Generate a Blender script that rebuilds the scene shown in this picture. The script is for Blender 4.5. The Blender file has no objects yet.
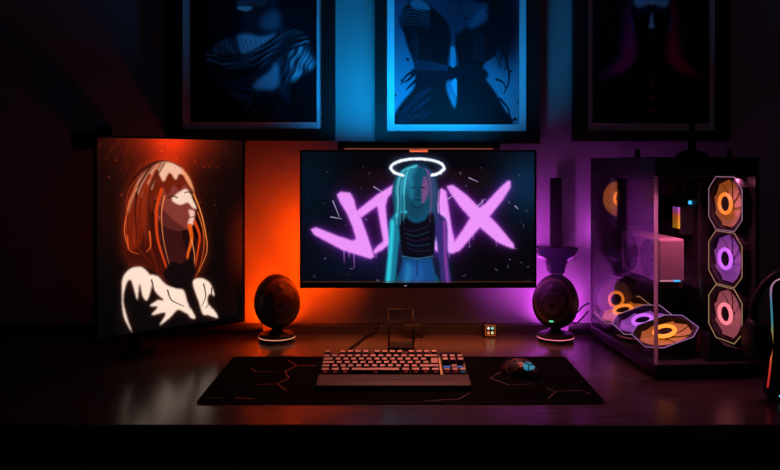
import bpy, bmesh, math, random
import numpy as np
from mathutils import Matrix, Vector, Euler

random.seed(7)
R = math.radians
PI = math.pi
C = bpy.context.scene.collection
sc = bpy.context.scene

# ------------------------------------------------------------------ camera facts
F = 764.0          # focal length in pixels of a 780 px wide frame
CZ = 1.283         # camera height
HY = 163.0         # horizon row
DZ = 0.75          # desk top


def at(px, py, Y):
    """point of the place seen at a pixel, at depth Y"""
    return Vector(((px - 390.0) * Y / F, Y, CZ - (py - HY) * Y / F))


# ------------------------------------------------------------------ materials
def lin(c):
    return tuple((v / 12.92 if v <= 0.04045 else ((v + 0.055) / 1.055) ** 2.4) for v in c)


def s255(r, g, b):
    return lin((r / 255.0, g / 255.0, b / 255.0))


MATS = {}


def mat(name, col=(0.1, 0.1, 0.1), rough=0.5, metal=0.0, emit=None, strength=1.0, noise=0.0, scale=30.0, bump=0.0, spec=0.5):
    """principled material with procedural noise in colour, gloss and relief"""
    if name in MATS:
        return MATS[name]
    m = bpy.data.materials.new(name)
    m.use_nodes = True
    nt = m.node_tree
    b = nt.nodes['Principled BSDF']
    b.inputs['Base Color'].default_value = (*col, 1)
    b.inputs['Roughness'].default_value = rough
    b.inputs['Metallic'].default_value = metal
    b.inputs['Specular IOR Level'].default_value = spec
    if emit is not None:
        b.inputs['Emission Color'].default_value = (*emit, 1)
        b.inputs['Emission Strength'].default_value = strength
    if noise or bump:
        tc = nt.nodes.new('ShaderNodeTexCoord')
        n = nt.nodes.new('ShaderNodeTexNoise')
        n.inputs['Scale'].default_value = scale
        n.inputs['Detail'].default_value = 4
        nt.links.new(tc.outputs['Object'], n.inputs['Vector'])
        if noise:
            r = nt.nodes.new('ShaderNodeMapRange')
            r.inputs['To Min'].default_value = 1 - noise
            r.inputs['To Max'].default_value = 1 + noise
            nt.links.new(n.outputs['Fac'], r.inputs['Value'])
            v = nt.nodes.new('ShaderNodeVectorMath')
            v.operation = 'SCALE'
            v.inputs[0].default_value = col
            nt.links.new(r.outputs['Result'], v.inputs['Scale'])
            nt.links.new(v.outputs['Vector'], b.inputs['Base Color'])
        if bump:
            bp = nt.nodes.new('ShaderNodeBump')
            bp.inputs['Strength'].default_value = bump
            bp.inputs['Distance'].default_value = 0.002
            nt.links.new(n.outputs['Fac'], bp.inputs['Height'])
            nt.links.new(bp.outputs['Normal'], b.inputs['Normal'])
    MATS[name] = m
    return m


def emat(name, col, strength):
    return mat(name, col=(0.02, 0.02, 0.02), rough=0.4, emit=col, strength=strength)


def desk_mat():
    m = bpy.data.materials.new('desk_laminate')
    m.use_nodes = True
    nt = m.node_tree
    b = nt.nodes['Principled BSDF']
    tc = nt.nodes.new('ShaderNodeTexCoord')
    mp = nt.nodes.new('ShaderNodeMapping')
    mp.inputs['Scale'].default_value = (1.2, 14, 14)
    n = nt.nodes.new('ShaderNodeTexNoise')
    n.inputs['Scale'].default_value = 6
    n.inputs['Detail'].default_value = 6
    cr = nt.nodes.new('ShaderNodeValToRGB')
    cr.color_ramp.elements[0].position = 0.3
    cr.color_ramp.elements[0].color = (0.062, 0.045, 0.038, 1)
    cr.color_ramp.elements[1].position = 0.75
    cr.color_ramp.elements[1].color = (0.098, 0.073, 0.063, 1)
    nt.links.new(tc.outputs['Object'], mp.inputs['Vector'])
    nt.links.new(mp.outputs['Vector'], n.inputs['Vector'])
    nt.links.new(n.outputs['Fac'], cr.inputs['Fac'])
    nt.links.new(cr.outputs['Color'], b.inputs['Base Color'])
    b.inputs['Roughness'].default_value = 0.22
    b.inputs['Specular IOR Level'].default_value = 0.17
    return m


def glass_mat():
    """clear toughened sheet: straight transmission with a Fresnel mirror on top"""
    m = bpy.data.materials.new('clear_glass')
    m.use_nodes = True
    nt = m.node_tree
    nt.nodes.remove(nt.nodes['Principled BSDF'])
    out = nt.nodes['Material Output']
    tr = nt.nodes.new('ShaderNodeBsdfTransparent')
    tr.inputs['Color'].default_value = (0.88, 0.87, 0.9, 1)
    gl = nt.nodes.new('ShaderNodeBsdfGlossy')
    gl.inputs['Roughness'].default_value = 0.03
    gl.inputs['Color'].default_value = (0.9, 0.9, 0.9, 1)
    fr = nt.nodes.new('ShaderNodeFresnel')
    ge = nt.nodes.new('ShaderNodeNewGeometry')
    mr = nt.nodes.new('ShaderNodeMapRange')
    mr.inputs['To Min'].default_value = 1.4
    mr.inputs['To Max'].default_value = 1 / 1.4
    nt.links.new(ge.outputs['Backfacing'], mr.inputs['Value'])
    nt.links.new(mr.outputs['Result'], fr.inputs['IOR'])
    mx = nt.nodes.new('ShaderNodeMixShader')
    nt.links.new(fr.outputs['Fac'], mx.inputs['Fac'])
    nt.links.new(tr.outputs['BSDF'], mx.inputs[1])
    nt.links.new(gl.outputs['BSDF'], mx.inputs[2])
    nt.links.new(mx.outputs['Shader'], out.inputs['Surface'])
    return m


def art_mat(name, glow):
    """a picture kept in the mesh's colour attribute: a lit screen or a printed sheet"""
    m = bpy.data.materials.new(name)
    m.use_nodes = True
    nt = m.node_tree
    b = nt.nodes['Principled BSDF']
    a = nt.nodes.new('ShaderNodeAttribute')
    a.attribute_name = 'picture'
    if glow:
        b.inputs['Base Color'].default_value = (0.012, 0.012, 0.014, 1)
        b.inputs['Roughness'].default_value = 0.4
        b.inputs['Specular IOR Level'].default_value = 0.15
        nt.links.new(a.outputs['Color'], b.inputs['Emission Color'])
        b.inputs['Emission Strength'].default_value = glow
    else:
        nt.links.new(a.outputs['Color'], b.inputs['Base Color'])
        b.inputs['Roughness'].default_value = 0.6
        b.inputs['Specular IOR Level'].default_value = 0.2
    return m


def ramp_emit(name, stops, strength, axis=2):
    """LED strip whose colour runs along its own length"""
    m = bpy.data.materials.new(name)
    m.use_nodes = True
    nt = m.node_tree
    b = nt.nodes['Principled BSDF']
    b.inputs['Base Color'].default_value = (0.02, 0.02, 0.02, 1)
    tc = nt.nodes.new('ShaderNodeTexCoord')
    sx = nt.nodes.new('ShaderNodeSeparateXYZ')
    cr = nt.nodes.new('ShaderNodeValToRGB')
    el = cr.color_ramp.elements
    while len(el) < len(stops):
        el.new(0.5)
    for e, (p, c) in zip(el, stops):
        e.position = p
        e.color = (*c, 1)
    nt.links.new(tc.outputs['Generated'], sx.inputs['Vector'])
    nt.links.new(sx.outputs[axis], cr.inputs['Fac'])
    nt.links.new(cr.outputs['Color'], b.inputs['Emission Color'])
    b.inputs['Emission Strength'].default_value = strength
    return m


# ------------------------------------------------------------------ mesh helpers
def bx(bm, x0, x1, y0, y1, z0, z1, bev=0.0, M=None, seg=2):
    t = bmesh.new()
    bmesh.ops.create_cube(t, size=1.0)
    for v in t.verts:
        v.co = Vector((x0 + (v.co.x + .5) * (x1 - x0), y0 + (v.co.y + .5) * (y1 - y0), z0 + (v.co.z + .5) * (z1 - z0)))
    if bev:
        bmesh.ops.bevel(t, geom=list(t.edges), offset=bev, segments=seg, profile=0.5, affect='EDGES')
    merge(bm, t, M)


def merge(bm, t, M=None, smooth=None):
    if M is not None:
        bmesh.ops.transform(t, matrix=M, verts=list(t.verts))
    if smooth is not None:
        for f in t.faces:
            f.smooth = smooth
    me = bpy.data.meshes.new('tmp')
    t.to_mesh(me)
    t.free()
    bm.from_mesh(me)
    bpy.data.meshes.remove(me)


def lathe(bm, prof, n=32, M=None, sx=1.0, sy=1.0, caps=True):
    """profile of (radius, z) turned about z"""
    t = bmesh.new()
    rings = []
    for r, z in prof:
        rings.append([t.verts.new((r * sx * math.cos(2 * PI * k / n), r * sy * math.sin(2 * PI * k / n), z)) for k in range(n)])
    for a, b in zip(rings[:-1], rings[1:]):
        for k in range(n):
            t.faces.new((a[k], a[(k + 1) % n], b[(k + 1) % n], b[k]))
    if caps:
        t.faces.new(list(reversed(rings[0])))
        t.faces.new(rings[-1])
    bmesh.ops.recalc_face_normals(t, faces=list(t.faces))
    merge(bm, t, M, True)


def tube(bm, pts, r, n=8, closed=False, M=None):
    """round bar along points; r is one radius or a list"""
    t = bmesh.new()
    pts = [Vector(p) for p in pts]
    N = len(pts)
    rr = r if isinstance(r, (list, tuple)) else [r] * N
    rings = []
    ref = None
    for i, p in enumerate(pts):
        if closed:
            d = pts[(i + 1) % N] - pts[i - 1]
        else:
            d = pts[min(i + 1, N - 1)] - pts[max(i - 1, 0)]
        d.normalize()
        if ref is None:
            ref = Vector((0, 0, 1)) if abs(d.z) < 0.9 else Vector((1, 0, 0))
        u = ref - d * ref.dot(d)
        if u.length < 1e-6:
            u = d.orthogonal()
        u.normalize()
        ref = u
        w = d.cross(u)
        rings.append([t.verts.new(p + (u * math.cos(2 * PI * k / n) + w * math.sin(2 * PI * k / n)) * rr[i]) for k in range(n)])
    pairs = list(zip(rings[:-1], rings[1:]))
    if closed:
        pairs.append((rings[-1], rings[0]))
    for a, b in pairs:
        for k in range(n):
            t.faces.new((a[k], a[(k + 1) % n], b[(k + 1) % n], b[k]))
    if not closed:
        t.faces.new(list(reversed(rings[0])))
        t.faces.new(rings[-1])
    bmesh.ops.recalc_face_normals(t, faces=list(t.faces))
    merge(bm, t, M, True)


def prism(bm, pts, y0, y1, M=None, bev=0.0):
    """outline in x,z pushed from y0 to y1"""
    t = bmesh.new()
    a = [t.verts.new((x, y0, z)) for x, z in pts]
    b = [t.verts.new((x, y1, z)) for x, z in pts]
    n = len(pts)
    t.faces.new(a)
    t.faces.new(list(reversed(b)))
    for k in range(n):
        t.faces.new((a[k], b[k], b[(k + 1) % n], a[(k + 1) % n]))
    bmesh.ops.recalc_face_normals(t, faces=list(t.faces))
    if bev:
        bmesh.ops.bevel(t, geom=list(t.edges), offset=bev, segments=2, profile=0.5, affect='EDGES')
    merge(bm, t, M)


def ringplate(bm, outer, inner, y0, y1, M=None):
    """flat plate with a hole: two outlines with the same number of points, in x,z"""
    t = bmesh.new()
    n = len(outer)
    vs = [[t.verts.new((x, y, z)) for x, z in o] for o, y in ((outer, y0), (inner, y0), (inner, y1), (outer, y1))]
    for a, b in ((0, 1), (1, 2), (2, 3), (3, 0)):
        for k in range(n):
            t.faces.new((vs[a][k], vs[a][(k + 1) % n], vs[b][(k + 1) % n], vs[b][k]))
    bmesh.ops.recalc_face_normals(t, faces=list(t.faces))
    merge(bm, t, M)


def circ(r, n=32, cx=0, cz=0, sx=1, sz=1):
    return [(cx + r * sx * math.cos(2 * PI * k / n), cz + r * sz * math.sin(2 * PI * k / n)) for k in range(n)]


def obj(name, bm, m, parent=None):
    me = bpy.data.meshes.new(name)
    bm.to_mesh(me)
    bm.free()
    if m is not None:
        me.materials.append(m)
    o = bpy.data.objects.new(name, me)
    C.objects.link(o)
    o.parent = parent
    return o


def NB():
    return bmesh.new()


def thing(name, label, cat, loc=(0, 0, 0), rotz=0.0, group=None):
    o = bpy.data.objects.new(name, None)
    o.empty_display_size = 0.05
    C.objects.link(o)
    o.location = loc
    o.rotation_euler = (0, 0, rotz)
    o['label'] = label
    o['category'] = cat
    if group:
        o['group'] = group
    return o


def tag(o, label, cat, group=None):
    o['label'] = label
    o['category'] = cat
    if group:
        o['group'] = group
    return o


def struct(name, bm, m, label=None):
    o = obj(name, bm, m)
    o['kind'] = 'structure'
    if label:
        o['label'] = label
    return o


def area(name, col, power, sx, sy, loc, direction, parent=None, spread=180):
    l = bpy.data.lights.new(name, 'AREA')
    l.shape = 'RECTANGLE'
    l.size = sx
    l.size_y = sy
    l.color = col
    l.energy = power
    l.spread = R(spread)
    o = bpy.data.objects.new(name, l)
    C.objects.link(o)
    o.parent = parent
    o.location = loc
    o.rotation_euler = Vector(direction).to_track_quat('-Z', 'Y').to_euler()
    return o


# ------------------------------------------------------------------ picture painting
class Art:
    """a small canvas; every figure is drawn with filled outlines and strokes"""

    def __init__(s, x0, y0, x1, y1, res, bg):
        s.x0, s.y0, s.x1, s.y1 = x0, y0, x1, y1
        s.w = int(round((x1 - x0) * res))
        s.h = int(round((y1 - y0) * res))
        s.res = res
        xs = x0 + (np.arange(s.w) + .5) / s.w * (x1 - x0)
        ys = y0 + (np.arange(s.h) + .5) / s.h * (y1 - y0)
        s.X, s.Y = np.meshgrid(xs, ys)
        s.im = np.zeros((s.h, s.w, 3)) + np.array(bg) / 255.0

    @staticmethod
    def smooth(pts, closed=True, k=6):
        P = [np.array(p, float) for p in pts]
        n = len(P)
        out = []
        rng = range(n) if closed else range(n - 1)
        for i in rng:
            if closed:
                a, b, c, d = P[i - 1], P[i], P[(i + 1) % n], P[(i + 2) % n]
            else:
                a, b, c, d = P[max(i - 1, 0)], P[i], P[i + 1], P[min(i + 2, n - 1)]
            for j in range(k):
                t = j / k
                out.append(.5 * ((2 * b) + (c - a) * t + (2 * a - 5 * b + 4 * c - d) * t * t + (-a + 3 * b - 3 * c + d) * t ** 3))
        if not closed:
            out.append(P[-1])
        return out

    def blur(s, m, px):
        r = int(round(px * s.res / 2))
        if r < 1:
            return m
        for _ in range(3):
            for ax in (0, 1):
                p = np.pad(m, [(r + 1, r) if a == ax else (0, 0) for a in (0, 1)], mode='edge')
                c = np.cumsum(p, axis=ax)
                if ax == 0:
                    m = (c[2 * r + 1:, :] - c[:-2 * r - 1, :]) / (2 * r + 1)
                else:
                    m = (c[:, 2 * r + 1:] - c[:, :-2 * r - 1]) / (2 * r + 1)
        return m

    def mask(s, pts, smooth=True, soft=0.6):
        if smooth:
            pts = s.smooth(pts)
        m = np.zeros((s.h, s.w), bool)
        n = len(pts)
        for i in range(n):
            ax, ay = pts[i]
            bx_, by_ = pts[(i + 1) % n]
            if ay == by_:
                continue
            cond = ((ay > s.Y) != (by_ > s.Y)) & (s.X < (bx_ - ax) * (s.Y - ay) / (by_ - ay) + ax)
            m ^= cond
        m = m.astype(float)
        return s.blur(m, soft) if soft else m

    def over(s, m, col, a=1.0):
        m = np.clip(m * a, 0, 1)[..., None]
        s.im = s.im * (1 - m) + np.array(col) / 255.0 * m

    def add(s, m, col, a=1.0):
        s.im = s.im + m[..., None] * a * np.array(col) / 255.0

    def fill(s, pts, col, a=1.0, smooth=True, soft=0.6):
        m = s.mask(pts, smooth, soft)
        s.over(m, col, a)
        return m

    def smask(s, pts, w, smooth=True, soft=0.6, w2=None):
        if smooth and len(pts) > 2:
            pts = s.smooth(pts, False)
        n = len(pts) - 1
        best = np.zeros((s.h, s.w))
        for i in range(n):
            a, b = np.array(pts[i], float), np.array(pts[i + 1], float)
            d = b - a
            L = max(d @ d, 1e-9)
            t = np.clip(((s.X - a[0]) * d[0] + (s.Y - a[1]) * d[1]) / L, 0, 1)
            dist = np.hypot(s.X - a[0] - t * d[0], s.Y - a[1] - t * d[1])
            ww = w if w2 is None else w + (w2 - w) * (i + t) / n
            best = np.maximum(best, np.clip((ww / 2 - dist) / soft + .5, 0, 1))
        return best

    def stroke(s, pts, w, col, a=1.0, smooth=True, soft=0.6, w2=None):
        m = s.smask(pts, w, smooth, soft, w2)
        s.over(m, col, a)
        return m

    def blob(s, cx, cy, rx, ry, col, a=1.0, mode='add', p=1.0):
        m = np.exp(-(((s.X - cx) / rx) ** 2 + ((s.Y - cy) / ry) ** 2) ** p)
        (s.add if mode == 'add' else s.over)(m, col, a)

    def sheet(s, name, origin, ux, uz, m, parent):
        """the canvas as a fine grid: origin = top left corner, ux along the rows, uz down"""
        c = np.clip(s.im, 0, 1)
        c = np.where(c <= 0.04045, c / 12.92, ((c + 0.055) / 1.055) ** 2.4)
        h, w = s.h, s.w
        o, ux, uz = np.array(origin), np.array(ux), np.array(uz)
        U = np.linspace(0, 1, w)
        V = np.linspace(0, 1, h)
        co = o + U[None, :, None] * ux + V[:, None, None] * uz
        idx = np.arange(h * w).reshape(h, w)
        q = np.stack([idx[:-1, :-1], idx[1:, :-1], idx[1:, 1:], idx[:-1, 1:]], -1).reshape(-1, 4)
        me = bpy.data.meshes.new(name)
        me.vertices.add(h * w)
        me.vertices.foreach_set('co', co.reshape(-1).astype(np.float32))
        me.loops.add(q.size)
        me.loops.foreach_set('vertex_index', q.reshape(-1).astype(np.int32))
        me.polygons.add(len(q))
        me.polygons.foreach_set('loop_start', (np.arange(len(q)) * 4).astype(np.int32))
        me.update(calc_edges=True)
        at_ = me.color_attributes.new('picture', 'FLOAT_COLOR', 'POINT')
        rgba = np.ones((h * w, 4), np.float32)
        rgba[:, :3] = c.reshape(-1, 3)
        at_.data.foreach_set('color', rgba.reshape(-1))
        me.materials.append(m)
        ob = bpy.data.objects.new(name, me)
        C.objects.link(ob)
        ob.parent = parent
        return ob


# ------------------------------------------------------------------ shared materials
M_wall = mat('wall_paint', (0.36, 0.36, 0.37), 0.85, noise=0.06, scale=6, bump=0.05, spec=0.2)
M_side = mat('side_wall_paint', (0.25, 0.25, 0.26), 0.9, noise=0.05, scale=6, spec=0.2)
M_floor = mat('floor_boards', (0.06, 0.045, 0.035), 0.5, noise=0.3, scale=9)
M_ceil = mat('ceiling_paint', (0.3, 0.3, 0.3), 0.9, noise=0.04, scale=8)
M_desk = desk_mat()
M_blk = mat('black_plastic', (0.012, 0.012, 0.013), 0.45, noise=0.2, scale=60)
M_blkm = mat('black_matte', (0.008, 0.008, 0.009), 0.75, noise=0.2, scale=40, spec=0.25)
M_gloss = mat('black_gloss', (0.01, 0.01, 0.012), 0.15, noise=0.1, scale=30)
M_metal = mat('black_steel', (0.02, 0.02, 0.022), 0.4, metal=0.6, noise=0.15, scale=30)
M_frame = mat('frame_black_wood', (0.012, 0.011, 0.011), 0.5, noise=0.25, scale=25, spec=0.3)
M_mount = mat('mount_board', (0.78, 0.78, 0.79), 0.9, noise=0.04, scale=20, spec=0.1)
M_rubber = mat('rubber', (0.01, 0.01, 0.01), 0.8, noise=0.2, scale=50, spec=0.2)
M_glass = glass_mat()

# ------------------------------------------------------------------ setting
WY = 2.41
b = NB(); bx(b, -2.3, 2.3, WY, WY + .1, 0, 2.6); struct('wall_back', b, M_wall)
b = NB(); bx(b, -2.4, -2.3, -1.6, WY + .1, 0, 2.6); struct('wall_left', b, M_side)
b = NB(); bx(b, 2.3, 2.4, -1.6, WY + .1, 0, 2.6); struct('wall_right', b, M_side)
b = NB(); bx(b, -2.4, 2.4, -1.7, -1.6, 0, 2.6); struct('wall_front', b, M_side)
b = NB(); bx(b, -2.4, 2.4, -1.7, WY + .1, -.1, 0); struct('floor', b, M_floor)
b = NB(); bx(b, -2.4, 2.4, -1.7, WY + .1, 2.6, 2.7); struct('ceiling', b, M_ceil)
b = NB(); bx(b, -2.3, 2.3, WY - .014, WY, 0, .09, .003); struct('baseboard_back', b, M_side)

# ------------------------------------------------------------------ desk
desk = thing('desk', 'wide dark wooden desk running across the whole picture under the monitors', 'desk', (0, 1.97, 0))
b = NB(); bx(b, -1.32, 1.32, 1.554 - 1.97, 2.382 - 1.97, .722, .75, .003); obj('desk_top', b, M_desk, desk)
b = NB(); bx(b, -1.32, 1.32, 2.3822 - 1.97, 2.408 - 1.97, .70, .779, .002); rail = obj('back_rail', b, mat('ledge_black', (0.05, 0.046, 0.045), 0.5, noise=0.1)); rail.location = (0, 1.97, 0); tag(rail, 'low dark rail along the back edge of the desk against the wall', 'rail')
for x in (-1.15, 1.15):
    for y in (-.34, .34):
        b = NB(); bx(b, x - .03, x + .03, y - .03, y + .03, 0, .722, .003); obj('leg', b, M_metal, desk)
b = NB(); bx(b, -1.12, 1.12, .33, .37, .64, .71, .003); obj('cross_beam', b, M_metal, desk)

# ------------------------------------------------------------------ picture frames
M_print = art_mat('printed_sheet', 0)
PY = 2.382


def framed(px0, px1, mx0, mx1, ix0, ix1, iy, my, fy, label, art):
    """frame on the wall: outer, mount and print edges by their pixel columns and lower rows"""
    k = PY / F
    X = lambda p: (p - 390) * k
    Z = lambda p: CZ - (p - HY) * k
    x0, x1 = X(px0), X(px1)
    H = (x1 - x0) * 1.36
    zb = Z(fy)
    cx = (x0 + x1) / 2
    t = thing('framed_picture', label, 'picture', (cx, WY, zb), 0, 'framed pictures on the wall')
    yf = PY - WY
    fx0, fx1 = X(mx0) - cx, X(mx1) - cx
    fz0, fz1 = Z(my) - zb, H - (Z(my) - zb)
    o = [(x0 - cx, 0), (x1 - cx, 0), (x1 - cx, H), (x0 - cx, H)]
    i = [(fx0, fz0), (fx1, fz0), (fx1, fz1), (fx0, fz1)]
    b = NB(); ringplate(b, o, i, yf, -.002); obj('frame', b, M_frame, t)
    b = NB(); bx(b, fx0, fx1, yf + .008, -.003, fz0, fz1); obj('mount', b, M_mount, t)
    pz0 = Z(iy) - zb
    pz1 = H - pz0
    px_0, px_1 = X(ix0) - cx, X(ix1) - cx
    a = Art(ix0, iy - (pz1 - pz0) / k, ix1, iy, 1.6, (0, 0, 0))
    art(a)
    a.sheet('print', (px_0, yf + .0065, pz1), (px_1 - px_0, 0, 0), (0, 0, pz0 - pz1), M_print, t)
    return t


def art_bust(a):
    a.im[:] = np.array((9, 10, 14)) / 255.
    a.blob(262, 20, 45, 40, (20, 24, 34), .7)
    # a plain marble head, neck and draped shoulders
    a.fill([(236, -12), (240, -40), (254, -55), (270, -52), (280, -30), (278, -5), (268, 8), (255, 15), (243, 10), (237, 2)], (66, 72, 82), soft=2)
    a.fill([(241, 2), (252, 4), (262, 6), (272, -4), (268, 14), (256, 18), (245, 14)], (30, 34, 42), soft=3)
    a.fill([(237, 6), (250, 6), (252, 8), (246, 11), (238, 9)], (215, 222, 235), soft=1.2)
    a.fill([(237, 1), (247, 0), (251, 2), (246, 4), (238, 3.5)], (90, 95, 110), soft=1)
    a.fill([(240, 15), (262, 14), (276, 2), (280, 24), (292, 34), (232, 36), (244, 28)], (38, 44, 56), soft=4)
    a.fill([(262, 16), (276, 10), (280, 26), (262, 30)], (96, 106, 126), soft=5)
    a.fill([(232, 36), (250, 30), (276, 33), (296, 30), (310, 46), (315, 62), (312, 70), (296, 78), (288, 82), (272, 76), (262, 84), (258, 98), (246, 106), (232, 98), (222, 86), (214, 78), (210, 64), (208, 52), (214, 44)], (36, 40, 50), soft=2)
    a.fill([(236, 37), (246, 33), (262, 36), (276, 33), (264, 46), (252, 56), (240, 52)], (170, 180, 198), soft=2)
    a.fill([(215, 46), (226, 40), (222, 58), (214, 62)], (80, 88, 104), soft=2.5)
    # folds of the cloth: ridges that follow the sash, the sleeve and the skirt of the bust
    def folds(pts, phase, lo, hi, al, soft=2.0, k=1.0):
        m = a.mask(pts, True, soft)
        amp = .5 + .5 * np.sin(a.X * .13 + 1.7 * np.sin(a.Y * .09 + a.X * .05))
        v = .42 + .30 * amp * np.sin(phase) + .16 * np.sin(phase * 2.3 + a.X * .3) + .10 * np.sin(phase * .6 - a.Y * .4)
        v = np.clip(v, 0, 1) ** k
        col = (np.array(lo)[None, None] * (1 - v[..., None]) + np.array(hi)[None, None] * v[..., None]) / 255.
        mm = np.clip(m * al, 0, 1)[..., None]
        a.im = a.im * (1 - mm) + col * mm
    X_, Y_ = a.X, a.Y
    w1 = 1.2 * np.sin(X_ * .21 + Y_ * .13) + .8 * np.sin(X_ * .07 - Y_ * .31)
    folds([(214, 46), (226, 38), (236, 37), (238, 50), (240, 60), (228, 66), (214, 64), (209, 56)], (X_ + .25 * Y_) * .75 + w1, (16, 18, 24), (150, 162, 186), .9)
    folds([(292, 44), (302, 44), (312, 56), (316, 64), (304, 73), (291, 83), (287, 68)], (X_ * 1.0 + Y_ * .55) * .62 + w1 * .8, (26, 30, 40), (225, 235, 250), .95)
    folds([(276, 58), (288, 62), (290, 80), (284, 112), (246, 112), (252, 92), (262, 78)], (X_ + Y_ * .35) * .8 + w1, (10, 11, 15), (100, 112, 138), .85)
    folds([(214, 74), (228, 80), (246, 82), (252, 88), (246, 100), (232, 96), (220, 86)], (Y_ - X_ * .5) * .7 + w1, (9, 10, 14), (74, 84, 104), .8, 3)
    sash = np.interp(X_, [205, 222, 240, 256, 272, 288, 306, 318], [58, 62, 61, 55, 46, 38, 34, 38])
    folds([(206, 52), (222, 54), (240, 54), (256, 48), (272, 38), (288, 30), (300, 30), (310, 42), (300, 46), (286, 52), (270, 62), (252, 70), (236, 74), (218, 72), (208, 64)], (Y_ - sash) * 1.05 + w1 * .6, (7, 8, 12), (180, 194, 222), .96, 1.6, 1.8)
    a.fill([(212, 62), (228, 69), (246, 69), (262, 62), (250, 74), (232, 77), (216, 74)], (6, 7, 10), .85, soft=3)
    a.fill([(276, 61), (270, 70), (259, 78), (252, 87), (262, 90), (276, 88), (279, 74)], (178, 192, 214), .8, soft=3)
    a.fill([(256, 94), (270, 92), (284, 94), (286, 114), (248, 114)], (9, 10, 14), .7, soft=6)
    for q in range(7):
        a.stroke([(240 + q * 5, 38 + (q % 3)), (243 + q * 4.4, 46), (249 + q * 3.2, 53 - q * 1.2)], .8, (60, 68, 84), .5, soft=1)
    a.fill([(216, 113), (252, 117), (292, 112), (284, 120), (226, 119)], (30, 34, 44), soft=2)
    a.im = a.im * 1.3


def art_couple(a):
    t = np.clip((a.Y - 0) / 120, 0, 1)[..., None]
    a.im = (1 - t) * np.array((70, 80, 108)) / 255. + t * np.array((138, 150, 168)) / 255.
    a.blob(457, 20, 30, 45, (40, 46, 64), .9, 'over')
    a.blob(505, 25, 16, 40, (16, 18, 28), 1, 'over', 2)
    dark = (12, 13, 20)
    # two plain dancers facing each other: heads above, gowns below
    a.fill([(402, -8), (408, -30), (424, -36), (434, -22), (430, -4), (420, 4), (410, 2)], (44, 50, 66), soft=2)
    a.fill([(470, -6), (470, -26), (484, -34), (498, -24), (502, 10), (500, 40), (494, 30), (488, 4), (478, 2)], dark, soft=2)
    a.fill([(401, 14), (410, 2), (424, 0), (436, 10), (446, 20), (451, 34), (450, 48), (448, 64), (450, 72), (446, 86), (452, 104), (462, 124.6), (394.6, 124.6), (396, 112), (404, 100), (414, 88), (416, 76), (414, 62), (408, 46), (404, 32), (400, 24)], dark, soft=1.2)
    a.fill([(455, 38), (460, 32), (470, 24), (480, 14), (490, 10), (500, 20), (500, 40), (494, 56), (484, 64), (484, 76), (494, 90), (504, 108), (511, 124.6), (458, 124.6), (457, 98), (457, 80), (458, 62)], dark, soft=1.2)
    a.fill([(412, 70), (430, 64), (450, 66), (470, 64), (486, 70), (486, 78), (468, 76), (446, 80), (424, 78)], (15, 17, 27), soft=1.2)
    a.fill([(451, 48), (455, 48), (455.5, 65), (451, 65)], (130, 145, 168), soft=.6)
    a.fill([(453, 80), (456.5, 79), (457, 95), (454, 90), (451.5, 84)], (150, 165, 185), soft=.6)
    a.fill([(478, 12), (484, 8), (488, 18), (478, 26), (468, 28)], (84, 96, 120), .9, soft=2)
    a.fill([(410, 2), (418, -2), (428, 4), (430, 10), (414, 8)], (120, 132, 156), .9, soft=1.5)
    for k in range(6):
        a.stroke([(401, 14 + k * 2.6), (412, 8 + k * 3.2), (430, 14 + k * 2.6)], .9, (110, 124, 150), .75 - .07 * k, soft=.7)
    for k in range(5):
        a.stroke([(416, 60 + k * 2.2), (432, 62 + k * 1.8), (448, 66 + k)], .8, (60, 72, 96), .8, soft=.6)
    for k in range(7):
        a.stroke([(474, 36 + k * 4), (479, 33 + k * 4), (484, 37 + k * 4)], .9, (52, 62, 84), .7, soft=.7)
    for k in range(6):
        a.stroke([(412, 28 + k * 6), (416, 34 + k * 6), (418, 42 + k * 5)], 1.0, (60, 70, 92), .6, soft=.8)
    rnd = random.Random(4)
    for k in range(26):
        x = rnd.uniform(396, 424)
        y = 124 - rnd.uniform(0, 1) * (x - 380) * .85
        a.stroke([(x, y), (x + 4, y - 3), (x + 9, y - 7)], rnd.uniform(1, 3), (36, 44, 66), .5, soft=1.2)
    for pts in ([(414, 74), (408, 80), (403, 82)], [(416, 80), (410, 86), (406, 90)], [(412, 72), (406, 76), (401, 84)]):
        a.stroke(pts, 3.2, dark, w2=.6)
    for pts in ([(497, 38), (494, 50), (497, 58)], [(500, 36), (503, 50), (499, 62), (501, 66)], [(504, 36), (508, 48), (507, 60), (505, 70)], [(502, 44), (509, 72), (508, 84), (504, 93)], [(500, 98), (508, 108), (510, 118), (511, 124)], [(497, 79), (503, 82), (506, 88)]):
        a.stroke(pts, 2.2, dark, w2=.9)
    for x, y, r in ((408, 59, 1.6), (402, 80, 1.3), (395.6, 95, 1.2), (511, 71, 1.4), (515, 119, 1.9), (518, 102, 1.1), (508, 84, .7), (499, 86, .6), (512, 45, .8), (460, 2, 1.2), (466, 18, 1.6)):
        a.fill([(x + r, y), (x, y + r), (x - r, y), (x, y - r)], dark, soft=.5)


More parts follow.
